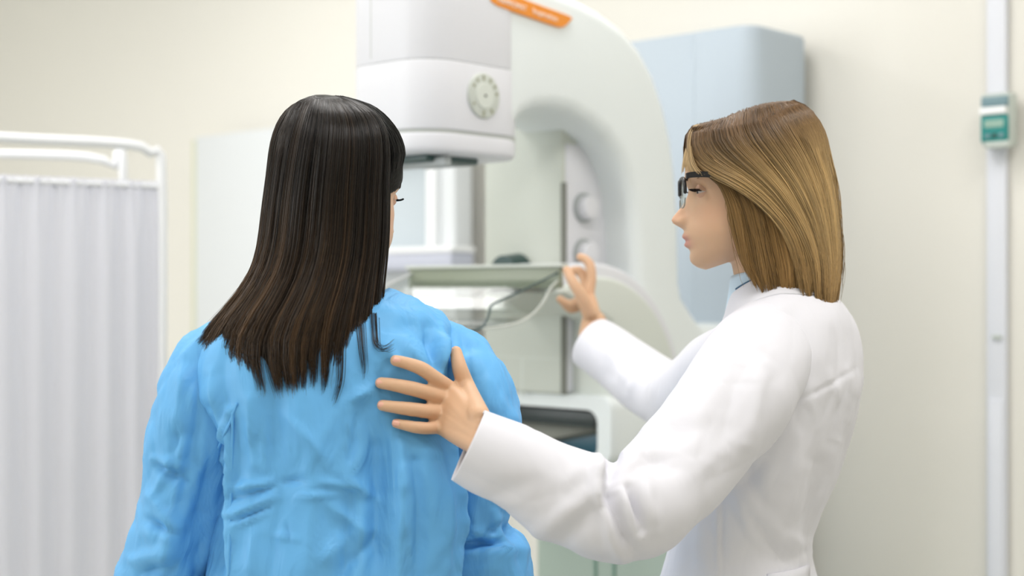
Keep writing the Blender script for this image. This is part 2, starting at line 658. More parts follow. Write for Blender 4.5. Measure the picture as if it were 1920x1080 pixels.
# the C-shaped arm
inner = [(962, 262), (972, 238), (986, 216), (1008, 205), (1040, 203), (1075, 211), (1110, 231), (1140, 258), (1162, 290), (1178, 328), (1188, 370), (1193, 420), (1196, 480), (1198, 560)]
outer = [(1326, 616), (1302, 582), (1286, 556), (1281, 530), (1280, 470), (1279, 400), (1274, 330), (1266, 265), (1252, 200), (1232, 140), (1206, 90), (1172, 50), (1130, 18), (1090, -4), (1040, -26), (980, -44), (900, -58)]
prof = [(0.20, 1.72)]
prof += [on_side(*p) for p in inner]
prof += [(prof[-1][0], 1.168), (0.72, 1.160), (0.72, 1.06), (0.74, 1.035), (1.00, 1.035), (1.02, 1.12), (1.00, 1.24)]
prof += [on_side(*p) for p in outer]
prof += [(0.12, prof[-1][1] + 0.01)]
prism('c_arm', prof, 0.0, -0.24, 0.034, M['machine'], mach, 6)

# tube head, three shells with shadow gaps
zb, z1, z2, zt = 1.676, 1.722, 1.858, 2.16
rbox('tube_head_rim', (-0.002, -0.253, zb), (0.30, 0.004, z1 - .0008), 0.012, M['machine2'], mach, 4, 0.080)
rbox('tube_head_cover', (-0.003, -0.254, z1), (0.30, 0.005, z2), 0.0025, M['machine2'], mach, 3, 0.082)
rbox('tube_head_core', (0.0, -0.251, z1 - .02), (0.30, 0.002, z2 + .02), 0.0, M['seam'], mach, 2, 0.077)
rbox('tube_head_top', (-0.002, -0.253, z2 + .0012), (0.30, 0.004, zt), 0.0025, M['machine2'], mach, 3, 0.080)
# vertical joint of the upper shell on its front
vj, _ = on_front(696, 60, -0.001)
rbox('shell_joint', (-0.0022, vj - .0012, z2 + .012), (0.01, vj + .0012, zt - .03), 0, M['seam'], mach)
# collimator opening under the head
rbox('collimator', (0.05, -0.2, 1.662), (0.2, -0.05, 1.68), 0.006, M['darkgreen'], mach, 2)
rbox('collimator_rail', (0.07, -0.17, 1.652), (0.09, -0.02, 1.672), 0.004, M['knobgrey'], mach, 2)


def disc(name, cu, cz, r, v0, v1, bev, material, parent, k=64, seg=3):
    pts = [(cu + r * math.cos(a), cz + r * math.sin(a)) for a in np.linspace(0, 2 * math.pi, k, endpoint=False)]
    return prism(name, pts, v1, v0, bev, material, parent, seg)


du, dz = on_side(906, 180, 0.006)
dial = disc('dial', du, dz, 0.0455, 0.0, 0.0105, 0.003, M['dial'], mach)
disc('dial_face', du, dz, 0.026, 0.006, 0.0125, 0.001, M['dial2'], dial, 40, 1)
disc('dial_pin', du, dz, 0.0028, 0.006, 0.0138, 0.0, M['dark'], dial, 12)
for a, ln in ((95, .011), (62, .009), (35, .008), (10, .008), (-55, .011), (-95, .012), (150, .007), (-150, .006), (125, .007)):
    a = math.radians(a)
    c = (du + .036 * math.cos(a), dz + .036 * math.sin(a))
    e, f = (math.cos(a), math.sin(a)), (-math.sin(a), math.cos(a))
    pts = [(c[0] + s * ln * .5 * e[0] + t * .0028 * f[0], c[1] + s * ln * .5 * e[1] + t * .0028 * f[1]) for s, t in ((-1, -1), (1, -1), (1, 1), (-1, 1))]
    prism('dial_mark', pts, 0.0112, 0.009, 0, M['mark'], dial)

# orange name plate on the shoulder of the arm
lab_px = [(912, -12), (918, 4), (930, 12), (1040, 50), (1050, 52), (1058, 48), (1070, 35), (1062, 30), (985, 2), (960, -10)]
lp = [on_side(*p) for p in lab_px]
plate = prism('name_plate', lp, 0.006, -0.004, 0.0, M['orange'], mach)


def plate_text(txt, x0, y0, x1, y1, h):
    cu = bpy.data.curves.new('t', 'FONT')
    cu.body = txt
    cu.size = 1
    cu.extrude = 0.02
    o = bpy.data.objects.new('t', cu)
    COL.objects.link(o)
    dg = bpy.context.evaluated_depsgraph_get()
    me = bpy.data.meshes.new_from_object(o.evaluated_get(dg))
    bpy.data.objects.remove(o)
    co = np.empty(len(me.vertices) * 3)
    me.vertices.foreach_get('co', co)
    co = co.reshape(-1, 3)
    a, b = np.array(on_side(x0, y0)), np.array(on_side(x1, y1))
    e = (b - a)
    f = np.array([-e[1], e[0]]) / np.linalg.norm(e)
    wd = co[:, 0].max()
    q = a + np.outer(co[:, 0] / wd, e) + np.outer(co[:, 1] * h, f)
    W = np.array([uv(p[0], 0.0065 + .001 * (c[2] > 0), p[1]) for p, c in zip(q, co)])
    me.vertices.foreach_set('co', W.ravel())
    me.update()
    me.name = 'lettering'
    link('lettering', me, M['ink'], plate, False)


plate_text('MAMMOMAT', 928, 4, 982, 22, 0.016)
plate_text('Inspiration', 994, 25, 1040, 41, 0.016)

# compression column inside the arch
uc = 0.518
vr, _ = on_front(1050, 400, uc)
vl, _ = on_front(907, 400, uc)
vr += 0.005
column = rbox('compression_column', (uc, vl, 1.17), (0.69, vr, 1.80), 0.008, M['machine_shade_grey'], mach, 3)  # painted in the shaded tone; the side cover carries the lit white
rbox('column_side_cover', (uc + .012, vr - .01, 1.175), (0.69, vr + .004, 1.735), 0.003, M['machine2'], column, 2)
s0, zs0 = on_side(1055.5, 342, vr + .004)
s1, zs1 = on_side(1062, 740, vr + .004)
rbox('slot', (s0, vr - .002, zs1), (s1, vr + .0055, zs0), 0, M['slotgrey'], column)
# lower cover joints on the column front
for (x0, y0, x1, y1) in ((912, 668, 1046, 672), (978, 672, 981, 742)):
    a = on_front(x0, y0, uc)
    b = on_front(x1, y1, uc)
    rbox('cover_joint', (uc - .0006, a[0], b[1]), (uc + .004, b[0], a[1]), 0, M['disc'], column)
for (x, y) in ((1090, 390), (1090, 476)):
    ku, kz = on_side(x, y, vr)
    kb = disc('knob_base', ku, kz, 0.034, vr, vr + .012, 0.003, M['knobgrey'], mach, 40)
    disc('knob', ku, kz, 0.027, vr + .006, vr + .034, 0.006, M['machine2'], kb, 40)
# dark motor knob on the column front, behind the paddle
kv, kz = on_front(970, 512, uc)
bm = bmesh.new()
bmesh.ops.create_cone(bm, cap_ends=True, segments=40, radius1=.046, radius2=.04, depth=.05)
for v in bm.verts:
    a = v.co.copy()
    v.co = Vector(uv(uc - .025 - a.z, kv + a.x, kz + a.y))
auto_smooth(link('motor_knob', bm_mesh('motor_knob', bm), M['darkgreen'], mach), 30)

# lower housing: hub disc on the arm's side, body with the cassette opening
hub = [on_side(1130, 518, 0.03)[0], on_side(1130, 518, 0.03)[1] - 0.30]
a0, a1 = math.radians(-22), math.radians(118)
pts = [(hub[0] + .30 * math.cos(a), hub[1] + .30 * math.sin(a)) for a in np.linspace(a0, a1, 44)]
pts += [(0.552, hub[1] + .2), (0.552, 1.166), (0.70, 1.166), (0.70, pts[0][1])]
prism('hub_disc', pts, 0.022, -0.2, 0.010, M['disc'], mach, 4)
pts = [(hub[0] + .33 * math.cos(a), hub[1] + .33 * math.sin(a)) for a in np.linspace(a0, a1, 44)]
pts += [(0.56, hub[1] + .2), (0.56, 1.166), (0.70, 1.166), (0.70, pts[0][1])]
prism('hub_ring', pts, 0.010, -0.2, 0.012, M['machine2'], mach, 4)

uf = 0.535
vR = 0.035
ztop, zbot = 1.172, 1.018
# front wall of the housing with its opening (rounded at the lower right)
ov = [(-.46, ztop), (vR, ztop), (vR, zbot), (-.46, zbot)]


def rrect(v0, v1, z0, z1, r, k=8):
    pts = []
    for (cx, cz, s) in ((v1 - r, z1 - r, 0), (v0 + r, z1 - r, 90), (v0 + r, z0 + r, 180), (v1 - r, z0 + r, 270)):
        for a in np.linspace(0, 90, k):
            t = math.radians(s + a)
            pts.append((cx + r * math.cos(t), cz + r * math.sin(t)))
    return pts


hv1, hz1 = on_front(1120, 770, uf)
_, hz0 = on_front(1100, 862, uf)
O = rrect(-.46, vR, zbot, ztop, 0.03)
H = rrect(-.40, hv1, hz0, hz1, 0.030)
k = len(O)
V = [uv(uf + .03, p[0], p[1]) for p in O]
V += [uv(uf + .008, p[0] * 1, p[1]) for p in O]
cO = np.mean(O, 0)
V += [uv(uf, p[0] + (cO[0] - p[0]) * .02, p[1] + (cO[1] - p[1]) * .05) for p in O]
V += [uv(uf, p[0], p[1]) for p in H]
V += [uv(uf + .02, p[0], p[1]) for p in H]
V += [uv(0.99, p[0], p[1]) for p in O]
Fq = [tuple(f) for f in grid_faces(5, k)]
Fq += [(5 * k + j, 5 * k + (j + 1) % k, (j + 1) % k, j) for j in range(k)] + [tuple(range(5 * k, 6 * k))]
me = mesh_np('lower_housing', np.array(V), Fq)
bm = bmesh.new(); bm.from_mesh(me); bmesh.ops.recalc_face_normals(bm, faces=bm.faces); bm.to_mesh(me); bm.free()
lower = auto_smooth(link('lower_housing', me, M['machine'], mach), 50)
# the opening's lining, slot bar, sloping tray and teal back
V = [uv(uf + .004, p[0], p[1]) for p in H] + [uv(uf + .13, p[0], p[1]) for p in H]
V += [uv(uf + .002, c[0] + (p[0] - c[0]) * s[0], c[1] + (p[1] - c[1]) * s[1]) for p in H for c, s in ((np.mean(H, 0), (1.012, 1.05)),)]
Fq = [tuple(f) for f in grid_faces(2, k)] + [tuple(range(k, 2 * k))] + [(2 * k + j, 2 * k + (j + 1) % k, (j + 1) % k, j) for j in range(k)]
link('cassette_opening', mesh_np('cassette_opening', np.array(V), Fq), M['darkgreen'], lower, False)
rbox('slot_bar', (uf + .012, -.39, hz1 - .040), (uf + .10, hv1 - .012, hz1 - .004), 0.004, M['dark'], lower, 2)
for i in range(3):
    rbox('slot_rib', (uf + .010, -.385, hz1 - .014 - i * .011), (uf + .02, hv1 - .02, hz1 - .012 - i * .011), 0, M['darkgreen'], lower)
v_a, _ = on_front(985, 800, uf)
tv = [uv(uf + .03, -.39, hz1 - .042), uv(uf + .03, hv1 - .014, hz1 - .042), uv(uf + .012, hv1 - .022, hz1 - .048), uv(uf + .006, -.2, hz0 + .028), uv(uf + .006, -.39, hz0 + .02),
      uv(uf + .05, -.39, hz1 - .05), uv(uf + .05, hv1 - .014, hz1 - .05), uv(uf + .032, hv1 - .022, hz1 - .056), uv(uf + .026, -.2, hz0 + .02), uv(uf + .026, -.39, hz0 + .012)]
link('tray', mesh_np('tray', np.array(tv), [(0, 1, 2, 3, 4), (9, 8, 7, 6, 5), (0, 5, 6, 1), (1, 6, 7, 2), (2, 7, 8, 3), (3, 8, 9, 4), (4, 9, 5, 0)]), M['slotgrey'], lower, False)
rbox('teal_back', (uf + .035, -.395, hz0 + .003), (uf + .06, hv1 - .004, hz1 - .045), 0.004, M['teal'], lower, 2)

# supporting pillar and the tall stand cabinet behind the arm
pillar = rbox('support_pillar', (0.70, -0.36, 0.04), (1.10, 0.10, 1.05), 0.02, M['pillar'], mach, 3, 0.06)
for x in (1117, 1152):
    rv, _ = on_front(x, 1040, 0.70)
    rbox('rib', (0.696, rv - .004, 0.1), (0.71, rv + .004, 1.0), 0.002, M['rib'], pillar, 2)
rbox('base_plate', (0.55, -0.6, 0.0), (1.38, 0.3, 0.05), 0.015, M['pillar'], mach, 2)
su = 1.13
sv1, sz = on_front(1402, 36, su)
svj, _ = on_front(1279, 60, su)
svl, _ = on_front(1130, 60, su)
stand = rbox('stand_cabinet', (su, svj, 0.05), (1.42, sv1 + .015, sz - .01), 0.012, M['stand'], mach, 3, 0.055)
rbox('stand_side_panel', (su + .006, svl, 0.05), (1.42, svj + .06, sz - .012), 0.002, M['stand'], mach, 2)
rbox('stand_mount', (0.86, -0.22, 1.08), (1.16, -0.02, 1.32), 0.03, M['machine'], mach, 3)

# clear compression paddle on its bracket
ub = 0.335
bl, zb1 = on_front(768, 541, ub)
br, zt1 = on_front(1052, 497, ub)
zt2 = zt1 + .0
wall_px = [(1056, 506), (990, 540), (925, 570), (918, 584), (914, 598), (904, 612), (890, 620), (872, 622)]
wv = br - 0.006
wz = [on_side(x, y, wv) for x, y in wall_px]
low_px = [(905, 617), (950, 611), (982, 600), (1006, 582), (1022, 560), (1032, 540), (1046, 526)]
lz = [on_side(x, y, wv) for x, y in low_px]
side = wz + lz
zfl = wz[-1][1]
ufl = wz[-1][0]
# floor of the paddle, curving up into the bracket
cr = [(ufl, zfl + .012), (ufl - .004, zfl + .004), (ufl, zfl), (ufl + .03, zfl - .001)] + [(p[0], p[1]) for p in lz[1:]]
crv = np.array(cr)
V, n_ = [], len(cr)
for q, off in ((crv, 0), (crv, .0026)):
    for p in q:
        V += [uv(p[0], wv, p[1] + off), uv(p[0], bl + .01, p[1] + off)]
Fq = []
for i in range(n_ - 1):
    Fq += [(2 * i, 2 * i + 1, 2 * i + 3, 2 * i + 2), (2 * (n_ + i), 2 * (n_ + i) + 2, 2 * (n_ + i) + 3, 2 * (n_ + i) + 1),
           (2 * i, 2 * i + 2, 2 * (n_ + i) + 2, 2 * (n_ + i)), (2 * i + 1, 2 * (n_ + i) + 1, 2 * (n_ + i) + 3, 2 * i + 3)]
Fq += [(0, 2 * n_, 2 * n_ + 1, 1), (2 * n_ - 2, 2 * n_ - 1, 4 * n_ - 1, 4 * n_ - 2)]
pad = link('compression_paddle', mesh_np('compression_paddle', np.array(V), Fq), M['acrylic'], mach, False)
rbox('bracket', (ub - .004, bl, zb1), (ub + .008, br, zt1), 0.003, M['bracket'], pad, 2)
rbox('bracket_lip', (ub - .012, bl - .004, zt1 - .004), (ub + .014, br + .01, zt1 + .003), 0.002, M['disc'], pad, 2)
rbox('mount_arm', (ub + .008, -.18, zb1 + .004), (uc + .005, -.09, zt1 - .008), 0.008, M['darkgreen'], pad, 2)
for nm, vv in (('side_wall', wv), ('side_wall', bl + .01)):
    prism(nm, side, vv + .0014, vv - .0014, 0, M['acrylic'], pad)
tube_obj('rim_edge', [uv(p[0], wv, p[1]) for p in wz], 0.0024, M['edge'], pad, 60, 8)
tube_obj('rim_edge', [uv(p[0], bl + .01, p[1]) for p in wz[:4]], 0.0034, M['white_edge'], pad, 30, 8)
tube_obj('fold_edge', [uv(p[0], wv, p[1]) for p in lz], 0.0028, M['disc'], pad, 40, 8)
tube_obj('front_edge', [uv(ufl - .003, wv, zfl + .004), uv(ufl - .006, -.2, zfl + .004), uv(ufl - .003, bl + .01, zfl + .004)], 0.0016, M['disc'], pad, 20, 8)
# low inner step seen through the clear plastic
tube_obj('inner_step', [uv(ub - .03, bl + .03, zb1 - .018), uv(ub - .03, -.17, zb1 - .018), uv(ub - .03, -.155, zb1 - .012), uv(ub - .02, -.145, zb1)], 0.0016, M['slotgrey'], pad, 30, 6)

# ------------------------------------------------------------------ white partition with a small window, left of the machine
wu = U1 - 0.16
pl, pz = on_front(366, 257, wu)
pr_, _ = on_front(853, 257, wu)
part = thing('radiation_screen', 'tall white flat screen panel behind the dark-haired woman', 'screen panel', uv(wu + .04, (pl + pr_) / 2, 0), YAW)
w0, wz1 = on_front(650, 291, wu)
w1, wz0 = on_front(812, 462, wu)
# panel in four boards around the window
rbox('panel_board', (wu, pl, 0.02), (wu + .08, w0, pz), 0.006, M['panel'], part, 2)
rbox('panel_board', (wu, w1, 0.02), (wu + .08, pr_, pz), 0.006, M['panel'], part, 2)
rbox('panel_board', (wu + .001, w0, wz1), (wu + .079, w1, pz - .001), 0.0, M['panel'], part, 2)
rbox('panel_board', (wu + .001, w0, 0.02), (wu + .079, w1, wz0), 0.0, M['panel'], part, 2)
rbox('shaded_edge_strip', (wu - .003, pl - .02, 0.0), (wu + .085, pl + .004, pz - .01), 0.004, M['panel_edge_shade'], part, 2)  # left side of the panel, its shade painted as olive
pane = rbox('window_pane', (wu + .05, w0 - .01, wz0 - .01), (wu + .062, w1 + .01, wz1 + .01), 0, M['pane'], part)
rbox('window_frame', (wu - .025, w1 - .008, wz0 - .02), (wu + .02, w1 + .03, wz1 + .02), 0.005, M['white_edge'], part, 2)
rbox('window_frame', (wu - .025, w0 - .03, wz0 - .02), (wu + .02, w0 + .008, wz1 + .02), 0.005, M['white_edge'], part, 2)
rbox('window_frame', (wu - .025, w0, wz1), (wu + .02, w1, wz1 + .03), 0.005, M['white_edge'], part, 2)
_, sl1 = on_front(790, 474, wu - .1)
_, sl0 = on_front(790, 506, wu - .1)
lvr, _ = on_front(846, 490, wu - .1)
rbox('window_ledge', (wu - .1, w0 - .06, sl0), (wu + .002, lvr, sl1), 0.006, M['ledge'], part, 2)
rbox('ledge_top', (wu - .104, w0 - .065, sl1), (wu + .002, lvr + .006, sl1 + .018), 0.004, M['white_edge'], part, 2)

# ------------------------------------------------------------------ folding curtain screen on the left
sc = thing('folding_screen', 'white tubular folding privacy screen with pleated white curtain', 'privacy screen', px(120, 1500, 3.5) * np.array([1, 1, 0]))
def sp(x, y, d):
    return px(x, y, d)
dA, dB = 3.36, 3.52
zt_ = sp(0, 262, dA)[2]
A = sp(-420, 262, 3.06); A[2] = zt_
Bp = sp(303, 275, dB); Bp[2] = zt_
dirn = (Bp - A) / np.linalg.norm(Bp - A)
pts = [np.array([A[0], A[1], 0.03]), np.array([A[0], A[1], zt_ - .08])] + [np.array([A[0], A[1], zt_]) + dirn * .023 + np.array([0, 0, -.023]), A + dirn * .08]
pts += [A + dirn * (np.linalg.norm(Bp - A) * t) for t in (.3, .6)]
pts += [Bp - dirn * .08, Bp - dirn * .023 - np.array([0, 0, .023]), np.array([Bp[0], Bp[1], zt_ - .08]), np.array([Bp[0], Bp[1], .9]), np.array([Bp[0], Bp[1], 0.03])]
tube_obj('frame', pts, 0.0125, M['tube'], sc, 160, 14)
# second leaf folded behind
C0 = Bp + np.array([-.06, .05, -.012])
A2 = C0 + np.array([-.70, .02, 0])
C1 = sp(232, 300, 3.62); C1[2] = zt_ - .0
q = [np.array([C1[0], C1[1], 0.03]), np.array([C1[0], C1[1], zt_ - .12]), np.array([C1[0] - .03, C1[1], zt_ - .045]), np.array([C1[0] - .10, C1[1] - .02, zt_ - .018]), np.array([C1[0] - .45, C1[1] - .05, zt_ - .012]), np.array([C1[0] - .8, C1[1] - .1, zt_ - .012])]
q += [np.array([q[-1][0] - .08, q[-1][1], zt_ - .09]), np.array([q[-1][0] - .08, q[-1][1], .03])]
tube_obj('rear_frame', q, 0.0115, M['tube'], sc, 120, 12)
# curtain rail and pleated curtain
ztc = sp(150, 345, 3.44)[2]
r0, r1 = A + dirn * .01, Bp - dirn * .01
tube_obj('curtain_rail', [np.array([*r0[:2], ztc]), np.array([*((r0 + r1) / 2)[:2], ztc]), np.array([*r1[:2], ztc])], 0.006, M['tube'], sc, 12, 8)
nn = np.array([dirn[1], -dirn[0], 0])
L = np.linalg.norm(r1 - r0)
ss = np.linspace(0.0, L, 360)
zz = np.r_[np.linspace(ztc + .012, ztc - .03, 6), np.linspace(ztc - .06, 0.12, 26)]
G = np.zeros((len(zz), len(ss), 3))
for i, z in enumerate(zz):
    t = min(1, max(0, (ztc - z) / .12))
    ph = 2 * math.pi * ss / .085 + 1.3 * np.sin(ss * 9) + .5 * np.sin(ss * 23 + z)
    off = (.003 + .0035 * t) * np.sin(ph) + (1 - t) * .004 * np.sin(ph * 3.1) + .003 * np.sin(ss * 14 + z * 2) * t
    P = r0[None] + ss[:, None] * dirn + off[:, None] * nn - nn * 0.0
    G[i] = P
    G[i, :, 2] = z
me = mesh_np('curtain', G.reshape(-1, 3), grid_faces(len(zz), len(ss), False))
cu = link('curtain', me, M['curtain'], sc)
md = cu.modifiers.new('thickness', 'SOLIDIFY'); md.thickness = .0015

# ------------------------------------------------------------------ trunking and control unit on the right of the back wall
tl, _ = on_front(1850, 300, U1 - .02)
tr, _ = on_front(1886, 300, U1 - .02)
tk = thing('cable_trunking', 'white vertical cable trunking up the cream wall at right', 'cable trunking', uv(U1 - .01, (tl + tr) / 2, 0), YAW)
rbox('duct', (U1 - .022, tl, 0.0), (U1 - .0005, tr, CEIL - .002), 0.003, M['trunk'], tk, 2)
rbox('duct_cover', (U1 - .026, tl + .006, 0.02), (U1 - .02, tr - .006, 1.14), 0.002, M['trunk'], tk, 2)
jv, jz = on_front(1868, 632, U1 - .03)
rbox('clip', (U1 - .03, jv - .012, jz - .005), (U1 - .024, jv + .012, jz + .005), 0.002, M['unit_body'], tk, 2)
gu = U1 - .075
gl, gz1 = on_front(1838, 176, gu)
gr, gz0 = on_front(1888, 274, gu)
un = thing('control_unit', 'small teal and grey control unit mounted on white trunking', 'control unit', uv(U1 - .03, (gl + gr) / 2, gz0), YAW)
h = gz1 - gz0
rbox('body', (gu + .01, gl - .001, gz0 + .004), (U1 - .0225, gr + .004, gz1), 0.004, M['unit_body'], un, 2)
rbox('top_panel', (gu + .002, gl, gz1 - .25 * h), (gu + .02, gr, gz1 - .06 * h), 0.003, M['unit_grey'], un, 2)
rbox('light_band', (gu - .004, gl - .002, gz1 - .40 * h), (gu + .02, gr - .003, gz1 - .26 * h), 0.003, M['white_edge'], un, 2)
fp = rbox('face_plate', (gu, gl, gz0 + .10 * h), (gu + .02, gr, gz1 - .41 * h), 0.004, M['unit_teal'], un, 2)
rbox('display', (gu - .0015, gl + .010, gz0 + .36 * h), (gu + .004, gr - .008, gz0 + .50 * h), 0.001, M['unit_lcd'], fp, 1)
for i in range(3):
    rbox('button', (gu - .003, gl + .012 + i * .017, gz0 + .17 * h), (gu + .004, gl + .024 + i * .017, gz0 + .25 * h), 0.002, M['unit_grey'] if i != 1 else M['darkgreen'], fp, 1)
rbox('bottom_cap', (gu + .001, gl + .008, gz0 - .002), (gu + .03, gr + .003, gz0 + .12 * h), 0.004, M['unit_body'], un, 2)
# ------------------------------------------------------------------ people
KH = 0.000806


def head_geo(O, Fw, Lf, Up, sc=1.0, n=120, k=128):
    """skull, face, nose, lips and ears as closed pieces in world space"""
    tab = [  # py, front px, back px, half width mm, slope
        (199, 1440, 1484, 12, 0), (202, 1424, 1494, 24, 0), (208, 1402, 1506, 38, 0), (220, 1370, 1521, 52, 0), (243, 1320, 1536, 65, 0),
        (272, 1297, 1546, 71, 0), (310, 1288, 1549, 74, 0), (330, 1287, 1547, 74.5, 0), (345, 1290, 1544, 73.5, 0), (358, 1294, 1540, 72.5, 0),
        (385, 1292, 1527, 70, 0), (410, 1287, 1505, 67, 0.02), (427, 1284, 1485, 64, .06), (445, 1286, 1472, 61, .12), (462, 1291, 1464, 56, .18),
        (478, 1294, 1456, 49, .23), (490, 1299, 1450, 41, .27), (498, 1308, 1446, 32, .30), (503, 1322, 1440, 18, .32)]
    tab = np.array(tab, float)
    py = np.interp(np.linspace(0, 1, n), np.linspace(0, 1, len(tab)), tab[:, 0])
    D = catmull(np.c_[tab[:, 0], tab[:, 1:4] * [1, 1, 1]], n * 3)
    o = np.argsort(D[:, 0])
    F_ = np.interp(py, D[o, 0], D[o, 1])
    Bk = np.interp(py, D[o, 0], D[o, 2])
    W = np.interp(py, D[o, 0], D[o, 3]) * 0.001
    sl = np.interp(py, tab[:, 0], tab[:, 4])
    th = np.linspace(0, 2 * math.pi, k, endpoint=False)
    c, s_ = np.cos(th), np.sin(th)
    p = 2 / 2.15
    c = np.sign(c) * abs(c) ** p
    s2 = np.sign(s_) * abs(s_) ** p
    Ff = (1420 - F_) * KH
    Fb = (1420 - Bk) * KH
    mid, a = (Ff + Fb) / 2, (Ff - Fb) / 2
    f = mid[:, None] + a[:, None] * c[None]
    l = W[:, None] * s2[None] * (1 - .10 * c[None])
    PY = np.repeat(py[:, None], k, 1)
    front = np.clip(c[None], 0, 1) ** 0.7 + 0 * f
    al = np.abs(l) * 1000

    def G(x, m, sg):
        return np.exp(-((x - m) / sg) ** 2)
    df = np.zeros_like(f)
    # nose ridge, tip, wings
    ridge = np.interp(PY, [340, 356, 368, 385, 396, 405, 411, 417, 422, 428], [0, 1, 5, 14, 22, 28, 27, 20, 9, 0])
    sig = np.interp(PY, [345, 380, 405, 425], [7, 7.5, 9.5, 11])
    df += ridge * np.exp(-(al / sig) ** 2)
    df += 10 * G(al, 12, 5) * G(PY, 411, 8)
    # lips and chin
    df += 6.5 * G(PY, 440, 5.5) * G(al, 0, 17) + 6.5 * G(PY, 456, 5.5) * G(al, 0, 15) - 4.0 * G(PY, 448.5, 2.2) * G(al, 0, 20) - 2.5 * G(PY, 468, 5) * G(al, 0, 16)
    df += 2.5 * G(PY, 486, 9) * G(al, 0, 15)
    # sockets, brow, cheekbones
    df += -8 * G(al, 31, 13) * G(PY, 358, 13) + 3 * G(al, 26, 16) * G(PY, 333, 8) + 4 * G(al, 42, 14) * G(PY, 388, 14)
    f = f + df * KH * front
    u = (358 - PY) * KH + sl[:, None] * (Ff[:, None] - f)
    V = O + sc * (f[..., None] * Fw + l[..., None] * Lf + u[..., None] * Up)
    V = V.reshape(-1, 3)
    Fq = [tuple(q) for q in grid_faces(n, k)] + [tuple(range(k - 1, -1, -1)), tuple(range((n - 1) * k, n * k))]
    parts = [(V, Fq)]
    for sd in (1, -1):   # ears
        pts = []
        for a_ in np.linspace(-0.5, 4.6, 14):
            pts.append(O + sc * ((-.012 + .015 * math.cos(a_) - .004) * Fw + sd * (.073 + .007 * (math.cos(a_) < 0)) * Lf + (.0 + .028 * math.sin(a_)) * Up))
        parts.append(tube_geo(pts, [.0045] * len(pts), 40, 8))
        parts.append(tube_geo([O + sc * (-.012 * Fw + sd * .066 * Lf + .018 * Up), O + sc * (-.012 * Fw + sd * .072 * Lf - .024 * Up)], [.012, .008], 8, 10))
    return parts


def basis(yaw_f, pitch):
    f = np.array([yaw_f[0], yaw_f[1], 0.0])
    f /= np.linalg.norm(f)
    l = np.array([-f[1], f[0], 0.0])
    fw = f * math.cos(pitch) - np.array([0, 0, 1]) * math.sin(pitch)
    return fw, l, np.cross(fw, l)


def skin_tint(me, O, Fw, Lf, Up, sc, base, lips, cheek):
    n = len(me.vertices)
    co = np.empty(n * 3)
    me.vertices.foreach_get('co', co)
    q = (co.reshape(-1, 3) - O) / sc
    f, l, u = q @ Fw, q @ Lf, q @ Up
    py = 358 - u / KH
    colr = np.repeat(np.array(base)[None], n, 0)
    lipw = np.exp(-(np.abs(l) / .022) ** 4) * np.exp(-((py - 449) / 13) ** 4) * (f > .085)
    colr = colr * (1 - lipw[:, None]) + np.array(lips) * lipw[:, None]
    ck = np.exp(-((np.abs(l) - .05) / .02) ** 2) * np.exp(-((py - 400) / 30) ** 2) * (f > .02) * .3
    ns = np.exp(-(l / .016) ** 2) * np.exp(-((py - 406) / 16) ** 2) * (f > .09) * .45
    m = np.clip(ck + ns, 0, 1)[:, None]
    colr = colr * (1 - m) + np.array(cheek) * m
    color_attr(me, 'tint', colr)


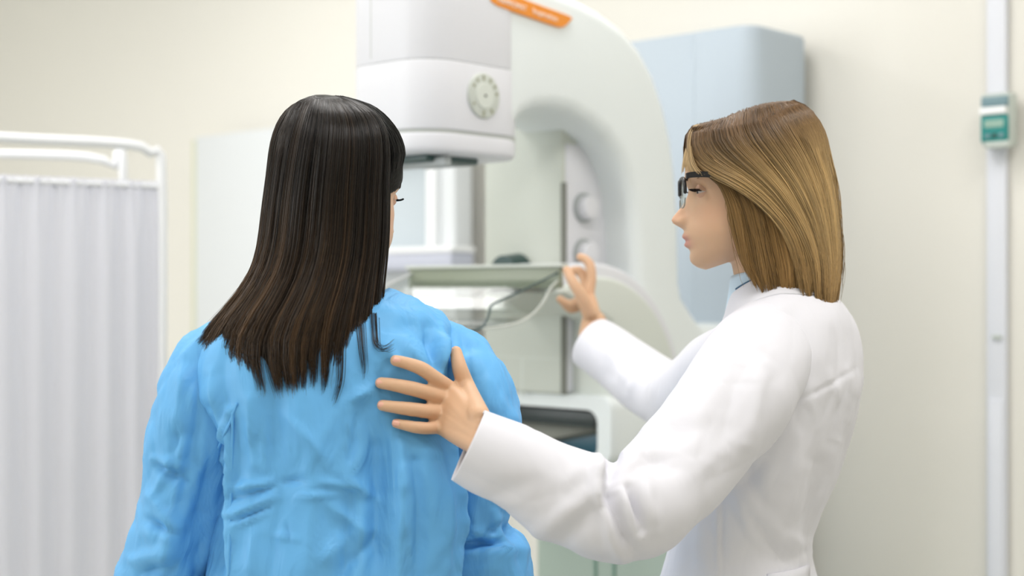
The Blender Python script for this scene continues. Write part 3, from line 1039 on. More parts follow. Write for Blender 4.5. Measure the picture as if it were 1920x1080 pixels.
def eye_parts(person, O, Fw, Lf, Up, sc, brow_mat, bvh):
    for sd in (1, -1):
        c = O + sc * ((1420 - 1320.5) * KH * Fw + sd * .031 * Lf)
        V, Fq = [], []
        look = Fw - .12 * Up
        look /= np.linalg.norm(look)
        side = np.cross(Up, look); side /= np.linalg.norm(side)
        up2 = np.cross(look, side)

        def cap(r, a0, a1, n, k, b0=0, b1=2 * math.pi):
            ang = np.linspace(a0, a1, n)
            be = np.linspace(b0, b1, k, endpoint=(b1 - b0 < 6.28))
            return np.array([[c + r * sc * (math.cos(a) * look + math.sin(a) * (math.cos(b) * side + math.sin(b) * up2)) for b in be] for a in ang])
        G = cap(.0122, 0.02, math.pi - .02, 20, 28)
        e = link('eye', mesh_np('eye', G.reshape(-1, 3), grid_faces(20, 28)), M['eye_white'], person)
        G = cap(.0125, 0.01, .60, 6, 24)
        link('iris', mesh_np('iris', G.reshape(-1, 3), grid_faces(6, 24)), M['iris'], e)
        # lids: bands of a slightly larger ball, above and below
        for nm, e0, e1, rr in (('upper_eyelid', 9, 80, .0140), ('lower_eyelid', -78, -15, .0134)):
            rows = []
            for el in np.linspace(math.radians(e0), math.radians(e1), 8):
                row = []
                for az in np.linspace(-1.62, 1.62, 16):
                    row.append(c + rr * sc * (math.cos(el) * (math.cos(az) * look + math.sin(az) * side) + (math.sin(el) - .115 * abs(az) ** 2 * (1 if e0 > 0 else -.35)) * up2))
                rows.append(row)
            G = np.array(rows)
            link(nm, mesh_np(nm, G.reshape(-1, 3), grid_faces(8, 16, False)), M['lid'], person)
        # lashes
        P = []
        for az in np.linspace(-1.1, 1.15, 46):
            b = c + .0140 * sc * (math.cos(.16) * (math.cos(az) * look + math.sin(az) * side) + (math.sin(.16) - .115 * az * az) * up2)
            d = (math.cos(az) * look + math.sin(az) * side)
            P.append([b + d * t * .0095 * sc + up2 * (t * t * .005 - t * .002) * sc for t in np.linspace(0, 1, 6)])
        P = np.array(P)
        R = np.repeat(np.linspace(.0010, .0003, 6)[None], len(P), 0)
        V, Fq, cc = strands_mesh('l', P, R, np.zeros(P.shape))
        link('eyelashes', mesh_np('eyelashes', V, Fq), M['lash'], person)
        # brow
        P = []
        for i in range(150):
            t = rng.random()
            l0 = .013 + .036 * t
            pyb = 336 - 8 * math.sin(t * 2.0) + rng.normal() * 2.2 + 5 * max(0, t - .7)
            fr = (1420 - 1285) * KH - .23 * l0 ** 1.0 * l0 / .04
            b = O + sc * ((fr + .001) * Fw + sd * l0 * Lf + (358 - pyb) * KH * Up)
            hh = bvh.find_nearest(Vector(b), .05)
            if hh[0] is not None:
                b = np.array(hh[0] + hh[1] * .0006)
            P.append([b + sc * s_ * (.006 * sd * Lf * (.6 + .4 * t) + (.003 - .003 * t) * Up - .0032 * Fw * t) for s_ in (0, .5, 1)])
        P = np.array(P)
        V, Fq, cc = strands_mesh('b', P, np.repeat(np.array([[.0006, .0006, .0002]]), len(P), 0), np.zeros(P.shape))
        link('eyebrow', mesh_np('eyebrow', V, Fq), brow_mat, person)


def hand_geo(wrist, mcps, fingers, thumb, r_f=.0088):
    """palm from metacarpal tubes and webbing, five separate fingers; everything as closed pieces to be fused"""
    parts = []
    wrist = np.array(wrist)
    across = mcps[0] - mcps[3]
    across /= np.linalg.norm(across)
    for i, m in enumerate(mcps):
        w0 = wrist + across * (.014 - .0095 * i)
        parts.append(tube_geo([w0, (w0 + m) / 2, m], [.0135, .0125, .0098], 14, 14))
    for i in range(3):
        a = (mcps[i] + mcps[i + 1]) / 2
        w0 = wrist + across * (.009 - .0095 * i)
        e = a + (wrist - a) * .05
        parts.append(tube_geo([w0, (w0 + e) / 2, e], [.0125, .0125, .0108], 10, 12))
    sc = [1.0, 1.03, .98, .84]
    for i, fp in enumerate(fingers):
        r = r_f * sc[i]
        P = [mcps[i]] + list(fp)
        n_ = len(P)
        R = [r * 1.2] + [r * (1.10 - .24 * j / (n_ - 2)) * (1.05 if j == 1 else 1) for j in range(n_ - 1)]
        parts.append(tube_geo(P, R, 34, 14))
    R = np.linspace(.0150, r_f * .95, len(thumb))
    parts.append(tube_geo(thumb, R, 30, 14))
    # web between thumb and first finger
    parts.append(tube_geo([thumb[0], (thumb[1] + mcps[0]) / 2 * .6 + wrist * .4, mcps[0] + (wrist - mcps[0]) * .25], [.012, .0105, .009], 12, 12))
    return parts


def cam_hit(bvh, x, y):
    o = Vector((0, 0, CAM_Z))
    d = (Vector(tuple(px(x, y, 1.0))) - o).normalized()
    h = bvh.ray_cast(o, d)
    return h


def world_bvh(objs):
    dg = bpy.context.evaluated_depsgraph_get()
    V, Fq = [], []
    for o in objs:
        ev = o.evaluated_get(dg)
        me = ev.to_mesh()
        b = len(V)
        mw = ev.matrix_world
        V += [mw @ v.co for v in me.vertices]
        Fq += [tuple(b + i for i in p.vertices) for p in me.polygons]
        ev.to_mesh_clear()
    return BVHTree.FromPolygons(V, Fq)


def push_out(P, bvh, gap):
    sh = P.shape
    Q = P.reshape(-1, 3)
    for i in range(len(Q)):
        h = bvh.find_nearest(Vector(Q[i]), 0.06)
        if h[0] is None:
            continue
        d = Vector(Q[i]) - h[0]
        if d.dot(h[1]) < gap:
            Q[i] = np.array(h[0] + h[1] * gap)
    return Q.reshape(sh)


def back_out(P, bvh, gap, ztop=1.655):
    """hair hanging down the back: lift any point inside the head or shoulders off their rear (-Y) surface"""
    sh = P.shape
    Q = P.reshape(-1, 3)
    for i in range(len(Q)):
        q = Vector(Q[i])
        h = bvh.ray_cast(Vector((q.x, q.y - .4, q.z)), Vector((0, 1, 0)), .4 + gap)
        if h[0] is not None:
            n = bvh.find_nearest(q, .12)
            if n[0] is not None and ((q - n[0]).dot(n[1]) < gap):
                if q.z > ztop:
                    Q[i] = np.array(n[0] + n[1] * gap)
                else:
                    Q[i, 1] = h[0].y - gap
    return Q.reshape(sh)


def legs_geo(cx, cy, dx, dy, top, foot):
    parts = []
    for sd in (1, -1):
        x, y = cx + sd * dx * .085, cy + sd * dy * .085
        parts.append(tube_geo([(x, y, top), (x, y, .5), (x, y, .09)], [.075, .052, .036], 30, 18))
        parts.append(tube_geo([(x - foot[0] * .03, y - foot[1] * .03, .045), (x + foot[0] * .09, y + foot[1] * .09, .038), (x + foot[0] * .17, y + foot[1] * .17, .024)], [.038, .038, .024], 16, 16))
    return parts


# ================================================================== the dark-haired woman in the blue gown
pat = thing('person', 'woman with long dark hair seen from behind in a blue gown', 'person', px(605, 1500, 1.97) * np.array([1, 1, 0]))
X_, Y_ = np.array([1., 0, 0]), np.array([0, 1., 0])

# gown body
rows = [  # py, centre px, half width px, centre depth, half depth
    (556, 640, 72, 1.985, .068), (566, 640, 96, 1.985, .078), (576, 636, 138, 1.982, .088), (592, 626, 186, 1.977, .100), (620, 612, 216, 1.97, .112),
    (660, 606, 236, 1.965, .122), (720, 606, 240, 1.962, .128), (800, 618, 236, 1.962, .130), (900, 626, 230, 1.962, .132), (1000, 622, 236, 1.962, .136), (1080, 622, 240, 1.962, .142)]
R3 = []
for (y, cx, hw, d, hd) in rows:
    R3.append((px(cx, y, 1.90) * [1, 0, 1] + np.array([0, d, 0]), hw * 1.90 / F_PX, hd))
for z, a, b in ((.85, .182, .155), (.65, .19, .165), (.45, .20, .175)):
    R3.append((np.array([R3[-1][0][0], 1.965, z]), a, b))
# shallow turn of the shoulders
ya = math.radians(6)
ax = np.array([math.cos(ya), math.sin(ya), 0])
ay = np.array([-math.sin(ya), math.cos(ya), 0])
G = loft_rows(R3, ax, ay, 260, 240, 2.35)
cre = [  # x0 y0 x1 y1 width px height mm (a seventh value: sharp crest)
    (437, 770, 432, 1090, 7, 9, 1), (436, 770, 398, 868, 5, 6, 1), (560, 745, 590, 900, 30, 6), (592, 890, 575, 1090, 26, 8, 1), (640, 760, 575, 880, 12, 5, 1),
    (520, 740, 505, 880, 30, -5), (690, 770, 722, 920, 26, -8), (712, 840, 706, 1090, 20, -14), (795, 850, 798, 1090, 50, 20), (748, 830, 742, 1090, 9, 10, 1), (812, 850, 818, 1090, 8, 7, 1), (772, 860, 776, 1090, 9, -6),
    (838, 840, 843, 1090, 10, 12, 1), (440, 915, 530, 903, 5, 5, 1), (440, 935, 515, 912, 5, -4), (440, 964, 522, 930, 5, 6, 1), (442, 977, 505, 950, 4, -4), (445, 985, 500, 962, 4, 4, 1), (515, 905, 570, 899, 6, -4),
    (560, 930, 640, 925, 5, 3, 1), (600, 903, 665, 912, 6, 5, 1), (640, 890, 712, 940, 9, 5, 1), (520, 1005, 560, 1010, 5, 4, 1), (540, 985, 545, 1020, 5, -3), (600, 1055, 660, 1000, 10, 5, 1), (640, 1075, 700, 1010, 10, -5),
    (404, 850, 404, 1090, 20, -24), (388, 770, 402, 870, 16, -12), (400, 700, 412, 790, 10, 6, 1), (760, 640, 800, 700, 12, 6, 1), (800, 615, 815, 690, 10, -7), (825, 612, 820, 705, 8, 11, 1), (846, 625, 852, 730, 8, -9),
    (740, 600, 790, 640, 18, -4), (720, 660, 760, 690, 10, 5, 1), (700, 690, 720, 740, 14, -4), (655, 752, 700, 728, 9, 6, 1), (470, 750, 478, 870, 9, 6, 1), (500, 780, 496, 880, 8, 4, 1), (655, 770, 640, 880, 8, 5, 1), (668, 780, 655, 860, 8, -4), (400, 900, 432, 915, 5, -4),
    (405, 955, 430, 965, 6, 4, 1), (540, 780, 610, 860, 8, 4, 1), (610, 940, 690, 1000, 9, 4, 1), (660, 930, 640, 1080, 10, -4), (680, 960, 676, 1080, 8, 5, 1), (480, 1000, 470, 1090, 9, 5, 1), (690, 830, 650, 900, 9, 4, 1), (730, 640, 700, 700, 9, 4, 1)]
cre = [(c[0], c[1], c[2], c[3], c[4], c[5] * (1.9 if c[4] < 12 else 1.25), *c[6:]) for c in cre]
gown = cloth_grid('gown', G, cre, 1.85, (.005, .0025), (5.0, 17.0), M['gown'], pat, .003, 2.3, (1, 1, .42), False, ((.095, .016), (.045, .006)))

# sleeves
LS = [px(440, 668, 1.975), px(398, 694, 1.96), px(370, 780, 1.94), px(348, 930, 1.945), px(328, 1030, 1.955), px(300, 1105, 1.99), px(330, 1150, 2.12), px(420, 1165, 2.25)]
LR = [.048, .055, .058, .055, .058, .060, .056, .050]
G, _ = sleeve_grid(LS, LR, 150, 110)
cre_l = [(394, 850, 372, 1090, 26, -17), (340, 840, 306, 1085, 10, 9, 1), (345, 655, 335, 800, 9, 6), (372, 700, 365, 850, 10, -7), (395, 840, 300, 1075, 18, 8), (360, 830, 345, 1000, 26, -12), (300, 870, 345, 905, 10, -12), (290, 860, 330, 872, 8, 10), (330, 800, 326, 870, 7, -7),
         (285, 930, 330, 985, 12, 11), (278, 975, 325, 1000, 8, -10), (330, 850, 292, 930, 8, 8), (255, 1050, 320, 1030, 12, 12), (262, 1078, 320, 1060, 8, -9), (300, 1000, 330, 1010, 7, 7)]
sl_l = cloth_grid('sleeve', G, cre_l, 1.88, (.006, .004), (7.0, 21.0), M['gown'], pat, .003, 5.1, (1, 1, .7), True, ((.08, .016), (.035, .005)))
RS = [px(790, 668, 1.99), px(834, 690, 1.985), px(876, 748, 1.978), px(898, 850, 1.975), px(893, 960, 1.985), px(890, 1000, 1.99), px(905, 1045, 2.0), px(912, 1100, 2.04), px(890, 1150, 2.14), px(800, 1165, 2.27)]
RR = [.046, .055, .066, .055, .044, .043, .060, .063, .058, .05]
G, _ = sleeve_grid(RS, RR, 170, 110)
cre_r = [(852, 625, 848, 700, 8, 7), (872, 640, 880, 720, 9, -5), (900, 680, 950, 780, 12, 6), (890, 720, 930, 820, 12, -5), (960, 770, 965, 800, 9, 6), (860, 880, 935, 900, 20, -7), (870, 985, 935, 1015, 8, 7), (900, 1010, 930, 985, 6, -6),
         (925, 960, 940, 1010, 7, 6), (850, 1022, 935, 1018, 8, -16), (850, 1040, 985, 1030, 8, 8), (880, 940, 890, 990, 9, 5), (940, 985, 962, 1010, 7, -9)]
sl_r = cloth_grid('sleeve', G, cre_r, 1.92, (.005, .003), (7.0, 21.0), M['gown'], pat, .003, 9.4, (1, 1, .7), True, ((.08, .014), (.035, .005)))
# neckband and the piping seam on the back
Gn = loft_rows([(px(640, 552, 1.9) * [1, 0, 1] + [0, 1.985, 0], 62 * 1.9 / F_PX, .060), (px(639, 560, 1.9) * [1, 0, 1] + [0, 1.985, 0], 70 * 1.9 / F_PX, .066), (px(638, 570, 1.9) * [1, 0, 1] + [0, 1.985, 0], 84 * 1.9 / F_PX, .0745)], ax, ay, 120, 14, 2.2)
nb = link('neckband', mesh_np('neckband', Gn.reshape(-1, 3), grid_faces(14, 120)), M['gown'], pat)
md = nb.modifiers.new('thickness', 'SOLIDIFY'); md.thickness = .004
gb = world_bvh([gown])


def on_cloth(bvh, x, y, lift, dflt):
    h = cam_hit(bvh, x, y)
    if h[0] is None:
        return px(x, y, dflt)
    return px(x, y, h[0].y - lift)


tube_obj('piping_seam', [on_cloth(gb, x, y, .0005, 1.84) for x, y in ((444, 758), (432, 790), (420, 815), (408, 845), (402, 862))], .0018, M['gown'], pat, 30, 8)
seam = [on_cloth(gb, x, y, -.0006, 1.84) for x, y in ((436, 775), (435, 850), (433, 930), (430, 1010), (428, 1078))]
tube_obj('back_seam', seam, .0022, M['gown'], pat, 50, 8)

# body
pO = px(631, 352, 1.955)
pF, pL, pU = basis((math.sin(math.radians(41)), math.cos(math.radians(41))), math.radians(10))
PSC = .91
parts = head_geo(pO, pF, pL, pU, PSC)
nb_ = px(628, 600, 1.985)
parts.append(tube_geo([pO - .02 * pF - .05 * pU, (pO + nb_) / 2 + [0, -.005, -.02], nb_], [.050, .046, .048], 24, 24))
tc = px(598, 800, 1.965)
parts.append(tube_geo([px(615, 640, 1.975), px(600, 760, 1.97), px(595, 950, 1.97), px(595, 1150, 1.97)], [.082, .10, .098, .105], 30, 28))
parts.append(tube_geo([px(430, 690, 1.975), px(520, 668, 1.985), px(612, 660, 1.985), px(720, 668, 1.99), px(815, 690, 1.99)], [.036, .042, .048, .042, .036], 30, 20))


def hand_simple(w, e, r_side):
    d = np.array(w) - np.array(e)
    d /= np.linalg.norm(d)
    up = np.array([0, 0, 1.])
    s_ = np.cross(d, up) * r_side
    s_ /= np.linalg.norm(s_)
    w = np.array(w)
    mc = [w + d * .085 + up * (.03 - .02 * i) for i in range(4)]
    fg = [[mc[i] + d * .035 + s_ * .008, mc[i] + d * .058 + s_ * .022, mc[i] + d * .07 + s_ * .036] for i in range(4)]
    th_ = [w + d * .02 + up * .03, w + d * .05 + up * .05 + s_ * .01, w + d * .08 + up * .052 + s_ * .02, w + d * .10 + up * .045 + s_ * .03]
    return hand_geo(w, mc, fg, th_)


for sl, sd in ((LS, 1), (RS, -1)):
    P = [sl[1]] + [np.array(p) for p in sl[2:]]
    parts.append(tube_geo(P, np.linspace(.031, .024, len(P)), 50, 18))
    wv_ = sl[-1] + (sl[-1] - sl[-2]) / np.linalg.norm(sl[-1] - sl[-2]) * .03
    parts.append(tube_geo([sl[-1], wv_], [.027, .024], 8, 16))
    parts += hand_simple(wv_, sl[-1], sd)
parts += legs_geo(R3[-1][0][0], 1.965, 1, .1, .85, (.1, .99))
pbody_me = fuse('body', parts, .0028, 3)
skin_tint(pbody_me, pO, pF, pL, pU, PSC, (.68, .44, .285), (.60, .26, .22), (.70, .38, .28))
pbody = link('body', pbody_me, M['skin'], pat)
eye_parts(pat, pO, pF, pL, pU, PSC, M['brow_dark'], world_bvh([pbody]))
pb = world_bvh([pbody])


def hair_obj(name, groups, parent):
    """groups: list of (P, R, C) strand arrays plus shells (V, F, C)"""
    V, Fq, Cc, off = [], [], [], 0
    for g in groups:
        if g[0] == 'strands':
            v, f, c = strands_mesh('h', *g[1:])
        else:
            _, v, f, c = g
        V.append(v); Fq.append(np.asarray(f) + off); Cc.append(c)
        off += len(v)
    me = mesh_np(name, np.concatenate(V), np.concatenate(Fq))
    color_attr(me, 'tint', np.concatenate(Cc))
    return link(name, me, M['hair'], parent)


# ---- long straight hair
HT = np.array([  # py, left px, right px, back depth, centre depth (front of the mass)
    (178, 604, 620, 1.945, 1.955), (183, 578, 650, 1.915, 1.955), (194, 553, 684, 1.885, 1.955), (215, 534, 714, 1.862, 1.955), (250, 519, 729, 1.846, 1.955), (290, 509, 732, 1.838, 1.955),
    (330, 503, 729, 1.836, 1.955), (380, 496, 727, 1.838, 1.955), (430, 490, 727, 1.842, 1.955), (480, 483, 724, 1.842, 1.95), (520, 467, 720, 1.838, 1.945), (560, 440, 716, 1.830, 1.94), (600, 402, 714, 1.824, 1.935),
    (640, 372, 713, 1.820, 1.93), (680, 384, 706, 1.816, 1.93), (720, 410, 690, 1.813, 1.93), (760, 430, 670, 1.812, 1.93)])
tip_x = [368, 384, 400, 430, 470, 520, 560, 600, 640, 670, 700, 718]
tip_y = [628, 662, 690, 708, 722, 728, 726, 718, 722, 700, 672, 655]


ZT = max((v.co.z for v in pbody_me.vertices))
YTOP = 540 - (ZT - CAM_Z) * F_PX / 1.955 - 5
PHG = np.linspace(-2.6, 1.7, 60)
YG = np.linspace(174, 450, 70)
RHEAD = np.zeros((60, 70))
for j_, y_ in enumerate(YG):
    xl_, xr_, yb_, yc_ = lerp_table(HT, y_)
    cxx = (xl_ + xr_) / 2
    for i_, p_ in enumerate(PHG):
        e_ = Vector(((xr_ - xl_) / 2 * yc_ / F_PX * math.sin(p_), -(yc_ - yb_) * math.cos(p_), 0))
        if y_ < 200:
            e_ = Vector((math.sin(p_), -math.cos(p_), 0))
        o_ = Vector(tuple(px(cxx, y_, yc_ - .01)))
        r_ = pb.ray_cast(o_ + e_.normalized() * .25, -e_.normalized(), .25)
        RHEAD[i_, j_] = 0 if r_[0] is None else (r_[0] - o_).length


def r_head(phi, y):
    fi = np.clip((phi - PHG[0]) / (PHG[1] - PHG[0]), 0, 58.999)
    fj = np.clip((y - YG[0]) / (YG[1] - YG[0]), 0, 68.999)
    i0, j0 = fi.astype(int), fj.astype(int)
    a_, b_ = fi - i0, fj - j0
    return (RHEAD[i0, j0] * (1 - a_) + RHEAD[i0 + 1, j0] * a_) * (1 - b_) + (RHEAD[i0, j0 + 1] * (1 - a_) + RHEAD[i0 + 1, j0 + 1] * a_) * b_


def hang(phi, tipy, s_lay, m=22, gap=.010, top=None):
    """one strand of the hanging mass at azimuth phi (0 = towards the viewer's side of the back)"""
    top = YTOP if top is None else top
    y = top + (tipy - top) * np.linspace(0, 1, m) ** 1.7
    phi = phi + np.zeros(m)
    xl, xr, yb, yc = lerp_table(HT, y)
    cx, hw = (xl + xr) / 2, (xr - xl) / 2
    ex, ey = hw * yc / F_PX * np.sin(phi), (yc - yb) * np.cos(phi)
    r = np.hypot(ex, ey) + 1e-9
    rr = r * s_lay
    free = np.clip((y - 300) / 30, 0, 1) * np.clip((phi - .75) / .2, 0, 1)      # beside the cheek the hair hangs behind the face
    need = r_head(phi, y) + gap * (s_lay - .80) / .2
    need = np.where(r_head(phi, y) > 0, need, 0)
    out = np.maximum(rr, need * (1 - free))
    k_ = np.clip((y - top) / 16, 0, 1)
    return cx + ex / r * out * F_PX / yc, y, yc - ey / r * out


NS = 6500
strP, strC, strR = [], [], []
clump_id = rng.integers(0, 90, NS)
clump_phi = np.linspace(-2.3, 1.45, 90) + rng.normal(0, .02, 90)
clump_tip = rng.normal(0, 7, 90)
clump_bend = rng.normal(0, 4, 90)
clump_col = rng.random(90)
for i in range(NS):
    c = clump_id[i]
    lay = 1.0 - .16 * rng.random() ** 1.6
    phi_r = clump_phi[c] + rng.normal(0, .055)
    m = 22
    t = np.linspace(0, 1, m) ** 1.36
    # where this strand's tip falls
    xl, xr, _, _ = lerp_table(HT, 650)
    xt = (xl + xr) / 2 + (xr - xl) / 2 * math.sin(np.clip(clump_phi[c], -1.5, 1.5))
    ty = np.interp(xt, tip_x, tip_y) + clump_tip[c] + rng.normal(0, 7) - 22 * rng.random() ** 3
    if abs(clump_phi[c]) > 1.6:
        ty -= 25
    phi = phi_r + (clump_phi[c] - phi_r) * .72 * t ** 3
    x, y, d = hang(phi, ty, lay)
    x = x + clump_bend[c] * np.sin(t * math.pi) * .8 + rng.normal(0, 1.0) * t + (clump_bend[c] * .9 + rng.normal(0, 1.6)) * np.clip(t - .8, 0, 1) * 6
    P = np.stack([(x - 960) * d / F_PX, d, CAM_Z + (540 - y) * d / F_PX], 1)
    strP.append(P)
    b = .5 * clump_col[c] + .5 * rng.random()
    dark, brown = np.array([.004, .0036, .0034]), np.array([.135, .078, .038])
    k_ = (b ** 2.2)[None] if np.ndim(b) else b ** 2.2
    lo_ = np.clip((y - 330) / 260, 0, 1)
    lit = np.clip(.30 * k_ + (.95 * k_ + .08) * lo_ * np.clip(1.2 - np.abs(x - 480) / 330, .25, 1), 0, 1)  # light on the lower left hair put into browner strand colour
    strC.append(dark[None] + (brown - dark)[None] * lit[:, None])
    strR.append(np.interp(t, [0, .8, 1], [.00045, .00042, .00012]))
strP = np.array(strP)
# crown relief: tiny lift
strP = back_out(strP, pb, .0035, 1.645)
for _ in range(1):
    strP[:, 1:-1] = .25 * strP[:, :-2] + .5 * strP[:, 1:-1] + .25 * strP[:, 2:]
# the front lock swept round the forehead and tucked back behind the cheek
bg = [[(640, 184, 1.95), (690, 200, 1.955), (728, 236, 1.965), (750, 272, 1.98), (753, 298, 1.985), (742, 318, 1.985), (726, 332, 1.975), (716, 352, 1.96)],
      [(630, 183, 1.95), (672, 196, 1.94), (708, 226, 1.93), (731, 262, 1.93), (737, 294, 1.935), (733, 320, 1.94), (724, 345, 1.94), (719, 372, 1.93)],
      [(655, 187, 1.975), (708, 206, 1.99), (742, 240, 2.01), (757, 276, 2.02), (757, 296, 2.02), (748, 314, 2.015), (735, 328, 2.0), (722, 340, 1.98)]]
bgc = [catmull(np.array([[*px(*p)] for p in g]), 18) for g in bg]
bP, bC = [], []
for i in range(1500):
    wts = rng.dirichlet([.9, .9, .9])
    P = sum(wt * g for wt, g in zip(wts, bgc)) + rng.normal(0, .0012, (1, 3))
    bP.append(P)
    bC.append(np.repeat((np.array([.008, .008, .0075]) * (1 + 1.2 * rng.random() ** 3))[None], 18, 0))
bP = push_out(np.array(bP), pb, .004)
bR = np.repeat(np.interp(np.linspace(0, 1, 18), [0, .85, 1], [.00045, .00042, .0002])[None], len(bP), 0)
# flicked-out ends on the right and a few stray tips
fk = [[(700, 560), (703, 610), (706, 642), (716, 653), (728, 650), (738, 642)], [(690, 560), (692, 615), (697, 650), (708, 660), (722, 656), (733, 648)],
      [(640, 600), (640, 680), (638, 715), (632, 738), (627, 752)], [(655, 600), (660, 670), (655, 705), (645, 728), (640, 740)], [(600, 620), (602, 690), (612, 722), (606, 730), (598, 742)], [(676, 600), (680, 650), (683, 680), (684, 694), (683, 702)]]
fP, fC = [], []
for g in (fk[0], fk[2], fk[5]):
    for j in range(15):
        jx, jt = rng.normal(0, 6), rng.normal(0, 6)
        q = np.array([on_cloth(gb, x + jx * (1 - .45 * i / (len(g) - 1)), y + jt * (i / (len(g) - 1)), .006, 1.826) for i, (x, y) in enumerate(g)])
        fP.append(catmull(q, 18))
        fC.append(np.repeat((np.array([.012, .009, .0075]) * (1 + rng.random()))[None], 18, 0))
fP = push_out(np.array(fP), gb, .003)
fR = np.repeat(np.interp(np.linspace(0, 1, 18), [0, .7, 1], [.0004, .0004, .0001])[None], len(fP), 0)
# dark under-layer so the mass is closed
ph = np.linspace(-2.4, 1.5, 70)
colsS = []
for p_ in ph:
    xl, xr, _, _ = lerp_table(HT, 650)
    xt = (xl + xr) / 2 + (xr - xl) / 2 * math.sin(np.clip(p_, -1.5, 1.5))
    ty = np.interp(xt, tip_x, tip_y) - 32
    x, y, d = hang(p_, ty, .90, 46, .006, YTOP + 2)
    colsS.append(np.stack([(x - 960) * d / F_PX, d, CAM_Z + (540 - y) * d / F_PX], 1))
SV = back_out(np.array(colsS).transpose(1, 0, 2).copy(), pb, .0022, 1.645).reshape(-1, 3)
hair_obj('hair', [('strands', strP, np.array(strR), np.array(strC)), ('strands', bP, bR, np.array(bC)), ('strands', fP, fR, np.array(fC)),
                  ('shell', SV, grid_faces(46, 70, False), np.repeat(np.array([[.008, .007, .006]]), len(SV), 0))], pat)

# ================================================================== the blonde woman in the white coat
doc = thing('person', 'blonde woman with a bob in a white coat and glasses', 'person', px(1410, 1500, 2.15) * np.array([1, 1, 0]))
dF, dL, dU = basis((-.997, .07), math.radians(1.0))
dO = px(1420, 358, 2.13)
DD = 2.15
tF = np.array([-.88, .47, 0]); tF /= np.linalg.norm(tF)
tL = np.array([-tF[1], tF[0], 0])
rows = [(528, 1446, .064, .058), (546, 1452, .088, .068), (568, 1460, .118, .082), (600, 1464, .142, .096), (645, 1463, .163, .105), (690, 1462, .168, .110), (730, 1461, .169, .111), (800, 1449, .163, .107),
        (900, 1422, .153, .099), (1000, 1392, .144, .093), (1040, 1386, .147, .096), (1080, 1384, .157, .103)]
R3 = [(px(cx, y, DD), a, b) for (y, cx, a, b) in rows]
bx = R3[-1][0]
for z, a, b in ((.90, .178, .125), (.70, .195, .145), (.50, .21, .165)):
    R3.append((np.array([bx[0], bx[1], z]), a, b))
G = loft_rows(R3, tL, tF, 260, 240, 2.3)
th_ = np.linspace(0, 2 * math.pi, 260, endpoint=False)
yrow = 540 - (G[:, 0, 2] - CAM_Z) * F_PX / DD
G[..., 2] -= np.interp(yrow, [528, 545, 570, 620, 700], [.048, .047, .041, .016, 0])[:, None] * (np.clip(np.sin(th_) * .8 + .35, 0, 2) ** 1.4)[None]
cre_c = [(1455, 765, 1530, 735, 5, -2.6), (1530, 735, 1602, 692, 5, -2.6), (1555, 700, 1572, 745, 9, 3), (1585, 690, 1600, 735, 8, 3), (1520, 745, 1526, 800, 10, 2.5), (1490, 755, 1494, 800, 8, -2),
         (1590, 720, 1560, 830, 12, -4), (1575, 830, 1545, 930, 9, 5), (1590, 800, 1560, 880, 7, -4), (1545, 900, 1520, 1010, 8, 4), (1530, 870, 1495, 1000, 12, -4), (1510, 880, 1475, 1060, 16, 4), (1440, 860, 1380, 920, 18, -6),
         (1370, 905, 1410, 1000, 14, 4), (1400, 880, 1450, 1000, 16, -4), (1390, 920, 1500, 1050, 16, 4.5), (1400, 960, 1470, 1055, 10, -4), (1480, 1000, 1530, 1040, 12, 4), (1346, 930, 1347, 1080, 4, 3), (1352, 930, 1353, 1080, 5, -2),
         (1300, 960, 1330, 1080, 20, 4), (1470, 700, 1450, 780, 10, -4), (1460, 640, 1470, 720, 14, 3), (1500, 820, 1480, 900, 14, 3), (1540, 560, 1590, 640, 18, 2)]
coat = cloth_grid('lab_coat', G, cre_c, 2.05, (.004, .0012), (5.0, 15.0), M['coat'], doc, .003, 3.7, (1, 1, .5), False, ((.13, .010), (.05, .003)))
cb = world_bvh([coat])
Gs = loft_rows([(c - np.array([0, 0, .012]), a * .90, b * .90) for c, a, b in R3[1:12]], tL, tF, 120, 60, 2.3)
yrow = 540 - (Gs[:, 0, 2] - CAM_Z) * F_PX / DD
Gs[..., 2] -= np.interp(yrow, [545, 580, 640, 700], [.045, .036, .015, 0])[:, None] * (np.clip(np.sin(np.linspace(0, 2 * math.pi, 120, endpoint=False)) * .8 + .35, 0, 2) ** 1.4)[None]
sh = link('shirt', mesh_np('shirt', Gs.reshape(-1, 3), grid_faces(60, 120)), M['shirt'], doc)
md = sh.modifiers.new('thickness', 'SOLIDIFY'); md.thickness = .002

